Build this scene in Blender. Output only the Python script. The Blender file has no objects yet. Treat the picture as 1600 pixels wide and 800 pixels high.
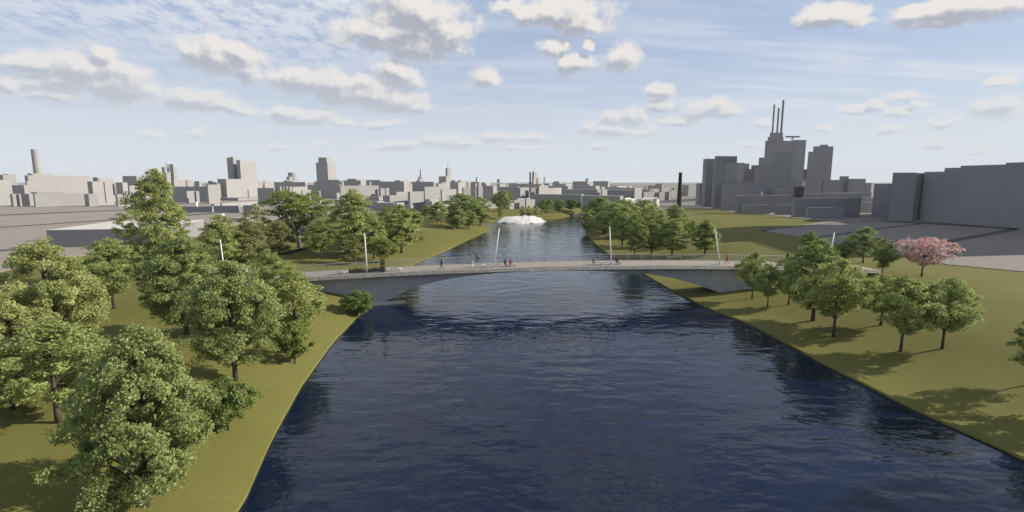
import bpy, bmesh, math, random
import numpy as np
from mathutils import Vector, Matrix

S = bpy.context.scene
COL = S.collection
R = math.radians

# ------------------------------------------------------------------ camera
CAM_H, PITCH, FPX = 20.0, R(8.3), 800.0          # metres above the water, tilt down, focal length for a 1600 px frame
cam_data = bpy.data.cameras.new("camera")
cam_data.sensor_width = 36.0
cam_data.lens = 18.0
cam_data.clip_start, cam_data.clip_end = 0.5, 12000
cam = bpy.data.objects.new("camera", cam_data)
cam.location = (0, 0, CAM_H)
cam.rotation_euler = (R(90) - PITCH, 0, 0)
COL.objects.link(cam)
S.camera = cam

# ------------------------------------------------------------------ light and exposure
SUN_AZ, SUN_EL = R(9), R(26)                    # azimuth measured from +X towards +Y
sun_vec = Vector((math.cos(SUN_EL) * math.cos(SUN_AZ), math.cos(SUN_EL) * math.sin(SUN_AZ), math.sin(SUN_EL)))
sd = bpy.data.lights.new("sun", 'SUN')
sd.energy, sd.angle, sd.color = 5.0, R(0.5), (1.0, 0.905, 0.76)
sun = bpy.data.objects.new("sun", sd)
sun.rotation_euler = sun_vec.to_track_quat('Z', 'Y').to_euler()
sun.location = (200, 100, 200)
COL.objects.link(sun)
S.view_settings.view_transform = 'Standard'
S.view_settings.look = 'None'
S.view_settings.exposure = 0.41
S.view_settings.gamma = 1.0
S.view_settings.use_curve_mapping = False
S.cycles.max_bounces = 6
S.cycles.diffuse_bounces = 3
S.cycles.glossy_bounces = 3
S.cycles.transmission_bounces = 3
S.cycles.transparent_max_bounces = 6

cP, sP = math.cos(PITCH), math.sin(PITCH)
def ray(px, py):
    b = (400 - py) / FPX
    return Vector(((px - 800) / FPX, cP + b * sP, -sP + b * cP))
def un(px, py, z=0.0):
    d = ray(px, py); t = (z - CAM_H) / d.z
    return Vector((d.x * t, d.y * t, z))
def depth_of(y, z): return y * cP - (z - CAM_H) * sP
def z_at(px, py, y):
    d = ray(px, py); return CAM_H + y * d.z / d.y
def march(px, py, zf, y0=8.0, y1=900.0):
    """where the line of sight through a point meets the surface zf(x, y)"""
    d = ray(px, py); y = y0; prev = None
    while y < y1:
        t = y / d.y; x = d.x * t; z = CAM_H + d.z * t
        g = zf(x, y)
        if z <= g: break
        prev = y; y *= 1.004
    lo, hi = (prev or y0), y
    for _ in range(30):
        m = (lo + hi) / 2; t = m / d.y
        if CAM_H + d.z * t > zf(d.x * t, m): lo = m
        else: hi = m
    t = hi / d.y
    return Vector((d.x * t, hi, zf(d.x * t, hi)))

# ------------------------------------------------------------------ world: Nishita sky with clouds
W = bpy.data.worlds.new("World"); S.world = W
W.use_nodes = True
nt = W.node_tree; nt.nodes.clear()
def N(tree, typ, **kw):
    n = tree.nodes.new(typ)
    for k, v in kw.items(): setattr(n, k, v)
    return n
def math_n(tree, op, a, b=None, c=None, clamp=False):
    n = tree.nodes.new('ShaderNodeMath'); n.operation = op; n.use_clamp = clamp
    for i, v in enumerate((a, b, c)):
        if v is None: continue
        if isinstance(v, (int, float)): n.inputs[i].default_value = v
        else: tree.links.new(v, n.inputs[i])
    return n.outputs[0]
def vmath(tree, op, a, b=None, c=None):
    n = tree.nodes.new('ShaderNodeVectorMath'); n.operation = op
    for i, v in enumerate((a, b, c)):
        if v is None: continue
        if isinstance(v, (tuple, list)): n.inputs[i].default_value = v
        elif isinstance(v, (int, float)): n.inputs['Scale'].default_value = v
        else: tree.links.new(v, n.inputs['Scale' if op == 'SCALE' and i == 1 else i])
    return n.outputs['Value'] if op in ('LENGTH', 'DOT_PRODUCT') else n.outputs[0]
def smooth(tree, v, lo, hi, a=0.0, b=1.0):
    n = tree.nodes.new('ShaderNodeMapRange'); n.interpolation_type = 'SMOOTHSTEP'
    tree.links.new(v, n.inputs['Value'])
    n.inputs['From Min'].default_value, n.inputs['From Max'].default_value = lo, hi
    n.inputs['To Min'].default_value, n.inputs['To Max'].default_value = a, b
    return n.outputs[0]
def noise_n(tree, vec, scale, detail=6, rough=0.55, typ='3D'):
    n = tree.nodes.new('ShaderNodeTexNoise'); n.noise_dimensions = typ
    n.inputs['Scale'].default_value, n.inputs['Detail'].default_value, n.inputs['Roughness'].default_value = scale, detail, rough
    if vec is not None: tree.links.new(vec, n.inputs['Vector'])
    return n
def mixc(tree, fac, a, b, mode='MIX'):
    n = tree.nodes.new('ShaderNodeMix'); n.data_type = 'RGBA'; n.blend_type = mode
    for key, v in ((0, fac), (6, a), (7, b)):
        if isinstance(v, (int, float)): n.inputs[key].default_value = v
        elif isinstance(v, (tuple, list)): n.inputs[key].default_value = (*v[:3], 1)
        else: tree.links.new(v, n.inputs[key])
    return n.outputs[2]

CLOUDS = [  # cumulus puffs of the day's sky: centre and half-size as read off a 90-degree view of it
 (635,50,100,30),(585,48,62,22),(690,45,48,38),(645,18,72,36),(700,65,28,14),(650,70,60,18),
 (870,18,92,24),(800,12,34,10),(905,32,48,18),(835,14,40,14),(862,74,26,13),(900,98,28,14),(966,86,36,18),(922,70,8,9),(885,66,6,7),
 (757,118,22,14),(338,88,72,22),(310,84,40,18),(388,108,24,16),(372,82,36,18),
 (470,122,62,18),(520,130,80,18),(570,146,80,18),(622,156,48,17),(616,116,44,17),(655,162,16,10),
 (140,112,92,26),(60,100,62,18),(190,132,66,22),(100,130,80,18),(30,92,44,14),(156,78,28,11),(80,150,50,9),(14,134,20,12),
 (300,158,52,17),(340,168,58,12),(385,174,22,7),(480,182,56,11),(460,176,30,10),(530,192,28,5),(604,192,40,5),
 (1302,24,58,20),(1275,34,38,17),(1340,34,30,10),(1500,14,112,20),(1430,22,34,13),(1560,8,70,22),(1480,34,50,8),
 (1030,144,20,12),(1112,164,42,13),(1130,170,40,8),(980,184,48,11),(955,204,46,9),(1055,190,34,8),(1032,168,20,10),(925,196,14,8),(1000,208,30,6),
 (1338,168,34,4),(1418,148,34,6),(1410,174,26,9),(1562,128,34,7),(1488,186,28,8),(1570,170,46,12),(1440,158,22,4),
 (236,211,22,6),(313,213,17,5),(828,214,26,7),(620,226,42,6),(425,228,24,5),(500,224,18,5),(730,226,34,5),(822,232,40,4),(1196,190,18,6),(1285,199,10,4),(940,226,20,5),(1180,225,20,5),(1520,236,30,4),(560,240,30,4),
 (1370,166,22,7),(1390,200,30,8),(1460,222,34,8),(690,222,30,8),(780,215,24,8),
 (690,-150,150,50),(960,-240,190,70),(1230,-160,110,36),(420,-190,150,46),(1080,-420,190,70),(640,-480,190,70),(200,-90,110,26),(1500,-120,150,30),
]
def sky_pt(px, py):
    d = ray(px, py).normalized(); return math.atan2(d.x, d.y), math.asin(d.z)
g = bpy.data.node_groups.new("cloud_field", 'ShaderNodeTree')
g.interface.new_socket("P", in_out='INPUT', socket_type='NodeSocketVector')
g.interface.new_socket("Field", in_out='OUTPUT', socket_type='NodeSocketFloat')
gi, go = g.nodes.new('NodeGroupInput'), g.nodes.new('NodeGroupOutput')
P0 = gi.outputs[0]
n1 = noise_n(g, vmath(g, 'MULTIPLY', P0, (1, 1.2, 1)), 13.0, 3, 0.5)
w1 = vmath(g, 'MULTIPLY', vmath(g, 'SUBTRACT', n1.outputs['Color'], (.5, .5, .5)), (0.060, 0.040, 0))
P1 = vmath(g, 'ADD', P0, w1)
best = None
for cx, cy, rx, ry in CLOUDS:
    az, el = sky_pt(cx, cy)
    ra = (sky_pt(cx + rx, cy)[0] - sky_pt(cx - rx, cy)[0]) / 2; re = (sky_pt(cx, cy - ry)[1] - sky_pt(cx, cy + ry)[1]) / 2 * (1.25 if cy > 60 else 1.0)
    q = vmath(g, 'MULTIPLY_ADD', P1, (1 / ra, 1 / re, 0), (-az / ra, -el / re, 0))
    f = vmath(g, 'LENGTH', q)
    best = f if best is None else math_n(g, 'MINIMUM', best, f)
fb = noise_n(g, vmath(g, 'MULTIPLY', P0, (1, 1.1, 1)), 26.0, 7, 0.60)
fld = math_n(g, 'SUBTRACT', 1.27, best)
fld = math_n(g, 'ADD', fld, math_n(g, 'MULTIPLY', math_n(g, 'SUBTRACT', fb.outputs['Fac'], 0.5), 2.0))
g.links.new(fld, go.inputs[0])

tc = N(nt, 'ShaderNodeTexCoord'); D = tc.outputs['Generated']
sx = N(nt, 'ShaderNodeSeparateXYZ'); nt.links.new(D, sx.inputs[0])
az = math_n(nt, 'ARCTAN2', sx.outputs[0], sx.outputs[1]); el = math_n(nt, 'ARCSINE', sx.outputs[2])
cb = N(nt, 'ShaderNodeCombineXYZ'); nt.links.new(az, cb.inputs[0]); nt.links.new(el, cb.inputs[1])
PP = cb.outputs[0]
def field(vec):
    n = nt.nodes.new('ShaderNodeGroup'); n.node_tree = g; nt.links.new(vec, n.inputs[0]); return n.outputs[0]
F0 = field(PP)
osc = math_n(nt, 'MULTIPLY_ADD', el, 0.055, 0.004)
F1 = field(vmath(nt, 'ADD', PP, vmath(nt, 'SCALE', (0.55, 1.0, 0), osc)))
alpha = smooth(nt, F0, -0.08, 0.62)
shade = smooth(nt, math_n(nt, 'ADD', math_n(nt, 'MULTIPLY', F1, 0.80), math_n(nt, 'MULTIPLY', math_n(nt, 'SUBTRACT', F1, F0), 0.8)), -0.22, 1.00)
sky = N(nt, 'ShaderNodeTexSky', sky_type='NISHITA', sun_disc=False)
sky.sun_elevation, sky.sun_rotation = SUN_EL, R(90) - SUN_AZ
sky.altitude, sky.air_density, sky.dust_density, sky.ozone_density = 50, 1.0, 0.25, 1.6
SKY_STRENGTH = 0.08
K = 0.785 / SKY_STRENGTH
# high thin cloud: broken mackerel sheet to the upper left, long wisps to the right
zc = math_n(nt, 'ADD', math_n(nt, 'MAXIMUM', sx.outputs[2], 0.0), 0.12)
cz = N(nt, 'ShaderNodeCombineXYZ')
nt.links.new(math_n(nt, 'DIVIDE', sx.outputs[0], zc), cz.inputs[0]); nt.links.new(math_n(nt, 'DIVIDE', sx.outputs[1], zc), cz.inputs[1])
CP = cz.outputs[0]
mk = noise_n(nt, vmath(nt, 'MULTIPLY', CP, (1.0, 0.62, 1)), 13.0, 5, 0.60).outputs['Fac']
big = noise_n(nt, CP, 1.1, 3, 0.5).outputs['Fac']
mask = math_n(nt, 'MULTIPLY', smooth(nt, az, 0.02, -0.30), smooth(nt, el, 0.10, 0.30))
mack = math_n(nt, 'MULTIPLY', math_n(nt, 'MULTIPLY', smooth(nt, mk, 0.32, 0.60), smooth(nt, big, 0.15, 0.45)), mask)
ws = noise_n(nt, vmath(nt, 'MULTIPLY', CP, (0.35, 1.6, 1)), 2.0, 6, 0.6).outputs['Fac']
wisp = math_n(nt, 'MULTIPLY', smooth(nt, ws, 0.40, 0.72), smooth(nt, el, 0.03, 0.16))
thin = math_n(nt, 'MAXIMUM', math_n(nt, 'MULTIPLY', mack, 0.80), math_n(nt, 'MULTIPLY', wisp, math_n(nt, 'ADD', smooth(nt, az, 0.1, 0.7, 0.40, 0.75), 0.0)))
def k3(c): return tuple(v * K for v in c)
# the hazy air low over the town
veil = mixc(nt, smooth(nt, el, 0.85, 0.25, 0.0, 0.72), sky.outputs[0], k3((0.45, 0.54, 0.73)))
base = mixc(nt, smooth(nt, el, 0.27, -0.01, 0.0, 0.92), veil, k3((0.69, 0.73, 0.78)))
c1 = mixc(nt, thin, base, k3((0.76, 0.78, 0.82)))
ccol = mixc(nt, shade, k3((0.82, 0.78, 0.745)), k3((0.40, 0.425, 0.49)))
ccol = mixc(nt, smooth(nt, el, 0.30, 0.02, 0.0, 0.50), ccol, k3((0.67, 0.69, 0.735)))
c2 = mixc(nt, math_n(nt, 'MULTIPLY', alpha, smooth(nt, el, 0.02, 0.20, 0.50, 0.96)), c1, ccol)
bg = N(nt, 'ShaderNodeBackground'); bg.inputs['Strength'].default_value = SKY_STRENGTH
nt.links.new(c2, bg.inputs['Color'])
ow = N(nt, 'ShaderNodeOutputWorld'); nt.links.new(bg.outputs[0], ow.inputs['Surface'])
W.cycles.sampling_method = 'MANUAL'; W.cycles.sample_map_resolution = 512

# ------------------------------------------------------------------ materials
def new_mat(name):
    m = bpy.data.materials.new(name); m.use_nodes = True
    t = m.node_tree; return m, t, t.nodes['Principled BSDF']
def plain(name, col, rough=0.7, var=0.10, scale=0.6, metallic=0.0, bump=0.0, coords='Object', spec=0.3):
    m, t, p = new_mat(name)
    tcn = t.nodes.new('ShaderNodeTexCoord')
    n = noise_n(t, tcn.outputs[coords], scale, 6, 0.6)
    v = smooth(t, n.outputs['Fac'], 0.25, 0.75, 1 - var, 1 + var)
    c = vmath(t, 'SCALE', None, None); nd = c.node; nd.inputs[0].default_value = col; t.links.new(v, nd.inputs['Scale'])
    t.links.new(c, p.inputs['Base Color'])
    p.inputs['Roughness'].default_value = rough; p.inputs['Metallic'].default_value = metallic
    p.inputs['Specular IOR Level'].default_value = spec
    if bump:
        n2 = noise_n(t, tcn.outputs[coords], scale * 14, 4, 0.6)
        b = t.nodes.new('ShaderNodeBump'); b.inputs['Strength'].default_value = bump; b.inputs['Distance'].default_value = 0.05
        t.links.new(n2.outputs['Fac'], b.inputs['Height']); t.links.new(b.outputs[0], p.inputs['Normal'])
    return m
M = {}
M['wall'] = plain('pale_render', (0.298, 0.295, 0.296), 0.85, 0.05, 0.06)
M['wall_grey'] = plain('grey_render', (0.238, 0.240, 0.252), 0.85, 0.06, 0.06)
M['dark_brick'] = plain('dark_brick', (0.020, 0.026, 0.014), 0.8, 0.25, 0.5)
M['dark_metal'] = plain('dark_metal', (0.071, 0.071, 0.071), 0.5, 0.1)
M['paving'] = plain('paving', (0.271, 0.243, 0.208), 0.9, 0.07, 0.03, coords='Object')
M['paving_dark'] = plain('darker_paving', (0.208, 0.191, 0.169), 0.9, 0.07, 0.03)  # darker tone for the right-hand plaza
M['concrete'] = plain('concrete', (0.355, 0.355, 0.37), 0.85, 0.16, 0.35, bump=0.2)
M['deck'] = plain('deck_paving', (0.283, 0.255, 0.224), 0.85, 0.08, 0.8, bump=0.1)
M['edge'] = plain('edge_granite', (0.235, 0.228, 0.216), 0.85, 0.45, 3.0)
M['white'] = plain('white_paint', (0.70, 0.70, 0.70), 0.45, 0.03)
M['steel'] = plain('steel_rail', (0.432, 0.432, 0.432), 0.4, 0.05, metallic=0.3)
M['sand'] = plain('white_sand', (0.628, 0.62, 0.612), 0.9, 0.04, 0.3)
M['bark'] = plain('bark', (0.075, 0.062, 0.05), 0.9, 0.35, 3.0, bump=0.4)
M['bark_pale'] = plain('pale_bark', (0.20, 0.18, 0.165), 0.9, 0.30, 3.0, bump=0.4)
M['bark_blue'] = plain('grey_bark', (0.16, 0.16, 0.18), 0.9, 0.30, 3.0, bump=0.4)
M['roof'] = plain('pale_roofing', (0.55, 0.535, 0.505), 0.9, 0.06, 0.2)
M['footing'] = plain('sunlit_footing', (0.471, 0.455, 0.424), 0.9, 0.15, 0.6)  # lighter than the arch concrete, standing in for sun on the footing
M['shade_black'] = plain('painted_shade', (0.02, 0.02, 0.01), 0.95, 0.2)  # near-black standing in for shade on the sunken lawn walls
M['black'] = plain('black_rubber', (0.02, 0.02, 0.02), 0.6, 0.1)
M['skin'] = plain('skin', (0.50, 0.31, 0.22), 0.55, 0.05)
M['hair'] = plain('dark_hair', (0.03, 0.02, 0.015), 0.6, 0.1)
M['hair_brown'] = plain('brown_hair', (0.10, 0.06, 0.03), 0.6, 0.1)
M['cl_dark'] = plain('dark_cloth', (0.027, 0.031, 0.039), 0.9, 0.1)
M['cl_black'] = plain('black_cloth', (0.012, 0.012, 0.014), 0.9, 0.1)
M['cl_red'] = plain('red_cloth', (0.275, 0.039, 0.031), 0.9, 0.1)
M['cl_white'] = plain('white_cloth', (0.51, 0.51, 0.51), 0.9, 0.1)
M['cl_blue'] = plain('blue_cloth', (0.039, 0.063, 0.133), 0.9, 0.1)
M['cl_grey'] = plain('grey_cloth', (0.157, 0.157, 0.165), 0.9, 0.1)
M['cl_tan'] = plain('tan_cloth', (0.275, 0.212, 0.141), 0.9, 0.1)
M['petal_red'] = plain('red_flowers', (0.235, 0.024, 0.024), 0.8, 0.3, 8)

def leaf_mat(name, dark, light, transl=0.45):
    m, t, p = new_mat(name)
    at = t.nodes.new('ShaderNodeAttribute'); at.attribute_name = 'tone'
    c = mixc(t, at.outputs['Fac'], dark, light)
    oi = t.nodes.new('ShaderNodeObjectInfo')
    hs = t.nodes.new('ShaderNodeHueSaturation'); t.links.new(c, hs.inputs['Color'])
    t.links.new(smooth(t, oi.outputs['Random'], 0, 1, 0.492, 0.513), hs.inputs['Hue'])
    t.links.new(smooth(t, oi.outputs['Random'], 0, 1, 1.10, 0.90), hs.inputs['Value'])
    t.links.new(hs.outputs[0], p.inputs['Base Color'])
    p.inputs['Roughness'].default_value = 0.55; p.inputs['Specular IOR Level'].default_value = 0.25
    tr = t.nodes.new('ShaderNodeBsdfTranslucent'); t.links.new(hs.outputs[0], tr.inputs['Color'])
    mx = t.nodes.new('ShaderNodeMixShader'); mx.inputs[0].default_value = transl
    t.links.new(p.outputs[0], mx.inputs[1]); t.links.new(tr.outputs[0], mx.inputs[2])
    t.links.new(mx.outputs[0], t.nodes['Material Output'].inputs['Surface'])
    return m
M['leaf'] = leaf_mat('maple_leaves', (0.195, 0.235, 0.075), (0.48, 0.525, 0.215))
M['leaf_mid'] = leaf_mat('lime_leaves', (0.205, 0.255, 0.075), (0.455, 0.515, 0.195))
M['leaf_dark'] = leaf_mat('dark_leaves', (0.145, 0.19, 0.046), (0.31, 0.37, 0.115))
M['leaf_brown'] = leaf_mat('dull_leaves', (0.20, 0.215, 0.075), (0.37, 0.37, 0.16))
M['blossom'] = leaf_mat('pink_blossom', (0.55, 0.26, 0.25), (0.86, 0.72, 0.68), 0.2)

# grass
m, t, p = new_mat('mown_grass')
gtc = t.nodes.new('ShaderNodeTexCoord')
n1 = noise_n(t, gtc.outputs['Object'], 0.045, 5, 0.6); n2 = noise_n(t, gtc.outputs['Object'], 2.2, 5, 0.7)
c = mixc(t, smooth(t, n1.outputs['Fac'], 0.3, 0.7), (0.133, 0.132, 0.036), (0.164, 0.163, 0.052))
c = mixc(t, smooth(t, n2.outputs['Fac'], 0.3, 0.7, 0.0, 0.35), c, (0.102, 0.099, 0.029))
t.links.new(c, p.inputs['Base Color']); p.inputs['Roughness'].default_value = 0.95; p.inputs['Specular IOR Level'].default_value = 0.1
b = t.nodes.new('ShaderNodeBump'); b.inputs['Strength'].default_value = 0.35; b.inputs['Distance'].default_value = 0.08
n3 = noise_n(t, gtc.outputs['Object'], 7, 4, 0.7); t.links.new(n3.outputs['Fac'], b.inputs['Height']); t.links.new(b.outputs[0], p.inputs['Normal'])
M['grass'] = m
# river water
m, t, p = new_mat('river_water')
wtc = t.nodes.new('ShaderNodeTexCoord'); O = wtc.outputs['Object']
p.inputs['Base Color'].default_value = (0.0045, 0.0105, 0.032, 1)
p.inputs['Roughness'].default_value = 0.03; p.inputs['IOR'].default_value = 1.333
p.inputs['Specular IOR Level'].default_value = 0.5
w1 = noise_n(t, vmath(t, 'MULTIPLY', O, (0.52, 1.0, 1)), 0.46, 1.6, 0.5)
w2 = noise_n(t, vmath(t, 'MULTIPLY', O, (0.6, 1.0, 1)), 1.7, 2, 0.5)
w3 = noise_n(t, O, 0.12, 2, 0.5)
hgt = math_n(t, 'ADD', math_n(t, 'MULTIPLY', w1.outputs['Fac'], 0.80), math_n(t, 'MULTIPLY', w2.outputs['Fac'], 0.20))
hgt = math_n(t, 'MULTIPLY', hgt, smooth(t, w3.outputs['Fac'], 0.3, 0.7, 0.7, 1.15))
b = t.nodes.new('ShaderNodeBump'); b.inputs['Strength'].default_value = 1.0; b.inputs['Distance'].default_value = 0.185
t.links.new(hgt, b.inputs['Height']); t.links.new(b.outputs[0], p.inputs['Normal'])
M['water'] = m

# ------------------------------------------------------------------ object helpers
def link(name, me, mat=None, parent=None, loc=None):
    o = bpy.data.objects.new(name, me); COL.objects.link(o)
    if mat is not None:
        for mm in (mat if isinstance(mat, (list, tuple)) else [mat]): me.materials.append(mm)
    if parent is not None: o.parent = parent
    if loc is not None: o.location = loc
    return o
def to_obj(name, bm, mat, parent=None, loc=None, smooth_shade=False):
    me = bpy.data.meshes.new(name)
    bmesh.ops.recalc_face_normals(bm, faces=bm.faces)
    bm.to_mesh(me); bm.free()
    if smooth_shade: me.polygons.foreach_set('use_smooth', [True] * len(me.polygons))
    return link(name, me, mat, parent, loc)
def tag(o, label, cat, group=None):
    o['label'] = label; o['category'] = cat
    if group: o['group'] = group
    return o
def thing(name, label, cat, loc, rz=0.0, group=None):
    o = bpy.data.objects.new(name, None); COL.objects.link(o)
    o.empty_display_size = 0.3
    o.location = loc; o.rotation_euler = (0, 0, rz)
    return tag(o, label, cat, group)
def dup(root, loc, rz=0.0, scale=(1, 1, 1), label=None, group=None):
    c = root.copy(); COL.objects.link(c); c.location = loc; c.rotation_euler = (0, 0, rz); c.scale = scale
    if label: c['label'] = label
    if group: c['group'] = group
    for ch in list(root.children):
        d = ch.copy(); COL.objects.link(d); d.parent = c
        for gc in list(ch.children):
            e = gc.copy(); COL.objects.link(e); e.parent = d
    return c
def add_box(bm, x0, x1, y0, y1, z0, z1, mtx=None):
    vs = [bm.verts.new(v) for v in ((x0,y0,z0),(x1,y0,z0),(x1,y1,z0),(x0,y1,z0),(x0,y0,z1),(x1,y0,z1),(x1,y1,z1),(x0,y1,z1))]
    for f in ((0,3,2,1),(4,5,6,7),(0,1,5,4),(1,2,6,5),(2,3,7,6),(3,0,4,7)): bm.faces.new([vs[i] for i in f])
    if mtx is not None: bmesh.ops.transform(bm, matrix=mtx, verts=vs)
    return vs
def add_prism(bm, pts, z0, z1):
    lo = [bm.verts.new((p[0], p[1], z0)) for p in pts]; hi = [bm.verts.new((p[0], p[1], z1)) for p in pts]
    n = len(pts)
    for i in range(n): bm.faces.new((lo[i], lo[(i+1) % n], hi[(i+1) % n], hi[i]))
    bm.faces.new(lo[::-1]); bm.faces.new(hi)
def add_tube(bm, pts, radii, seg=8, cap=True):
    pts = [Vector(p) for p in pts]; rings = []
    for i, p in enumerate(pts):
        d = (pts[min(i+1, len(pts)-1)] - pts[max(i-1, 0)]).normalized()
        up = Vector((0, 0, 1)) if abs(d.z) < 0.9 else Vector((1, 0, 0))
        u = d.cross(up).normalized(); v = d.cross(u)
        r = radii[i] if isinstance(radii, (list, tuple)) else radii
        rings.append([bm.verts.new(p + (u * math.cos(k * math.tau / seg) + v * math.sin(k * math.tau / seg)) * r) for k in range(seg)])
    for a, b2 in zip(rings, rings[1:]):
        for k in range(seg): bm.faces.new((a[k], a[(k+1) % seg], b2[(k+1) % seg], b2[k]))
    if cap:
        bm.faces.new(rings[0][::-1]); bm.faces.new(rings[-1])

# ------------------------------------------------------------------ terrain, river, paving
def interp(tab, v):
    if v <= tab[0][0]: return tab[0][1]
    for (a, fa), (b2, fb2) in zip(tab, tab[1:]):
        if v <= b2: return fa + (fb2 - fa) * (v - a) / (b2 - a)
    return tab[-1][1]
def smst(t): t = max(0.0, min(1.0, t)); return t * t * (3 - 2 * t)
LEFT_EDGE = [(-300, -10), (-40, -13.2), (0, -15.0), (28.7, -16.6), (37.3, -18.7), (47.9, -20.7), (62, -22.4), (82, -23.4), (100, -25.2), (124, -23.6), (143, -19.9),
             (160, -17.4), (175, -15.2), (195, -12.0), (212, -9.2), (222, -9.4), (232, -14.5), (244, -16.5), (252, -9.0), (262, -2.0), (272, 17.0), (280, 26.5), (300, 34), (340, 44.5), (352, 49.5)]
RIGHT_EDGE = [(-300, 62), (-40, 46), (0, 41.5), (20, 39), (36.4, 36.8), (43, 35.4), (54, 34.4), (69, 33.7), (78, 31.4), (89.6, 29.7), (108.5, 28.6), (143, 26.6), (165, 26.9),
              (197, 28.6), (242, 33.3), (280, 38), (313, 41.5), (335, 46.5), (352, 50.5)]
xl = lambda y: interp(LEFT_EDGE, y)
xr = lambda y: interp(RIGHT_EDGE, y)
PLAT = 3.88
def ground_z(x, y):
    a, b2 = xl(y), xr(y)
    if x < a:
        o = a - x
        rate = 9.0 if y < 110 else 14.0
        z = 0.28 + (PLAT - 0.28) * (1 - math.exp(-o / rate))
        z += 0.25 * smst(o / 12) * (math.sin(x * 0.13 + 1.2) * math.sin(y * 0.10) ) * (1 - smst((o - 20) / 30))
        return z
    if x > b2:
        o = x - b2
        z = 0.24 + 0.030 * min(o, 8) + (PLAT - 0.48) * smst((o - 3) / (36 if y < 140 else 60))
        z += 0.22 * smst(o / 10) * math.sin(x * 0.10 + y * 0.05) * (1 - smst((o - 22) / 25))
        return min(z, PLAT + 0.05)
    w = min(x - a, b2 - x)
    return -1.4 * smst(w / 2.5)
ys = sorted(set([-300, -150, -80, -40, -15] + [i * 3.0 for i in range(0, 40)] + [120 + i * 3.0 for i in range(0, 78)] + [360, 380, 420, 500, 700, 1000, 1600, 2600, 4200, 7000]))
offs = [0, 0.02, 0.6, 1.5, 3, 5, 7.5, 10, 13, 16, 20, 24, 28, 33, 38, 44, 52, 62, 75, 95, 130, 200, 400, 900, 2000, 4500, 8000]
inner = [0.0, 0.001, 0.05, 0.12, 0.5, 0.88, 0.95, 0.999, 1.0]
verts, faces = [], []
for y in ys:
    a, b2 = xl(y), xr(y)
    row = [(a - o, ground_z(a - max(o, 0.001), y)) for o in reversed(offs)]
    row += [(a + (b2 - a) * f, ground_z(a + (b2 - a) * f, y) - (0.35 if 0 < f < 1 else 0.35)) for f in inner]
    row += [(b2 + o, ground_z(b2 + max(o, 0.001), y)) for o in offs]
    verts += [(x, y, z) for x, z in row]
nc = len(offs) * 2 + len(inner)
for j in range(len(ys) - 1):
    for i in range(nc - 1):
        q = j * nc + i; faces.append((q, q + 1, q + nc + 1, q + nc))
me = bpy.data.meshes.new('ground'); me.from_pydata(verts, [], faces); me.update()
me.polygons.foreach_set('use_smooth', [True] * len(me.polygons))
go_ = link('ground', me, M['grass']); go_['kind'] = 'structure'
verts, faces = [], []
wy = [y for y in ys if y <= 352] + [352]
for y in wy: verts += [(xl(y) - 0.35, y, 0.0), (xr(y) + 0.35, y, 0.0)]
for j in range(len(wy) - 1): faces.append((2*j, 2*j+1, 2*j+3, 2*j+2))
me = bpy.data.meshes.new('river_water'); me.from_pydata(verts, [], faces)
link('river_water', me, M['water'])['kind'] = 'structure'

GZ = 4.0                                           # level of the town's paving
def slab(name, pix, tail, z, thick=0.5, mat=None):
    pts = [un(px, py, z) for px, py in pix] + [Vector((x, y, z)) for x, y in tail]
    bm = bmesh.new(); add_prism(bm, [(p.x, p.y) for p in pts], z - thick, z)
    o = to_obj(name, bm, mat or M['paving']); o['kind'] = 'structure'
    return o
slab('pavement', [(-500, 470), (-100, 432), (0, 424), (60, 412), (130, 399), (230, 389), (262, 377), (318, 365), (360, 352), (420, 345), (500, 337), (560, 333), (600, 331), (655, 334.5), (700, 334),
                  (740, 329), (765, 325), (800, 323.5), (845, 322.5), (900, 317), (960, 312)], [(1200, 7000), (-7000, 7000), (-7000, 100)], GZ)
slab('pavement', [(1015, 329), (1030, 327.5), (1060, 325.8), (1090, 325), (1115, 328), (1180, 334), (1250, 341), (1293, 345), (1225, 356), (1195, 361), (1260, 372), (1340, 386), (1480, 413),
                  (1600, 424), (2100, 470)], [(7000, 60), (7000, 7000), (1300, 7000)], GZ + 0.012, mat=M['paving_dark'])
ASPH = plain('asphalt', (0.075, 0.072, 0.07), 0.9, 0.1, 0.2)
def strip(pix, w0, w1):
    """a road sheet along the given line of points, w0..w1 wide in rows of the view"""
    n = len(pix) - 1
    lo = [(x, y + (w0 + (w1 - w0) * i / n) / 2) for i, (x, y) in enumerate(pix)]
    hi = [(x, y - (w0 + (w1 - w0) * i / n) / 2) for i, (x, y) in enumerate(pix)]
    bm = bmesh.new(); z = GZ + 0.022
    a = [bm.verts.new(un(x, y, z)) for x, y in lo]; b2 = [bm.verts.new(un(x, y, z)) for x, y in hi]
    for k in range(n): bm.faces.new((a[k], a[k+1], b2[k+1], b2[k]))
    o = to_obj('road', bm, ASPH); o['kind'] = 'structure'
strip([(-60, 338.6), (0, 336.2), (100, 332), (195, 328.2)], 1.9, 1.2)
strip([(-60, 358.5), (0, 355.3), (100, 348.4), (195, 342)], 1.4, 1.4)
strip([(170, 341.5), (240, 339.5), (300, 332)], 2.4, 0.9)
strip([(-60, 397), (0, 391.6), (72, 385)], 2.6, 2.2)
strip([(41, 377), (72, 374.8)], 1.0, 1.0)
strip([(285, 336.5), (333, 333.5)], 2.2, 1.5)
strip([(1262, 373.5), (1340, 362), (1380, 356.5), (1440, 349.6)], 3.6, 1.8)
strip([(1392, 388.5), (1430, 384.5), (1466, 380), (1530, 368.5), (1590, 357.5)], 4.5, 5.0)
strip([(1190, 359.5), (1290, 350), (1390, 343.5)], 1.4, 0.8)
strip([(1380, 345.8), (1440, 348.2), (1590, 357.0)], 1.6, 4.2)
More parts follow.
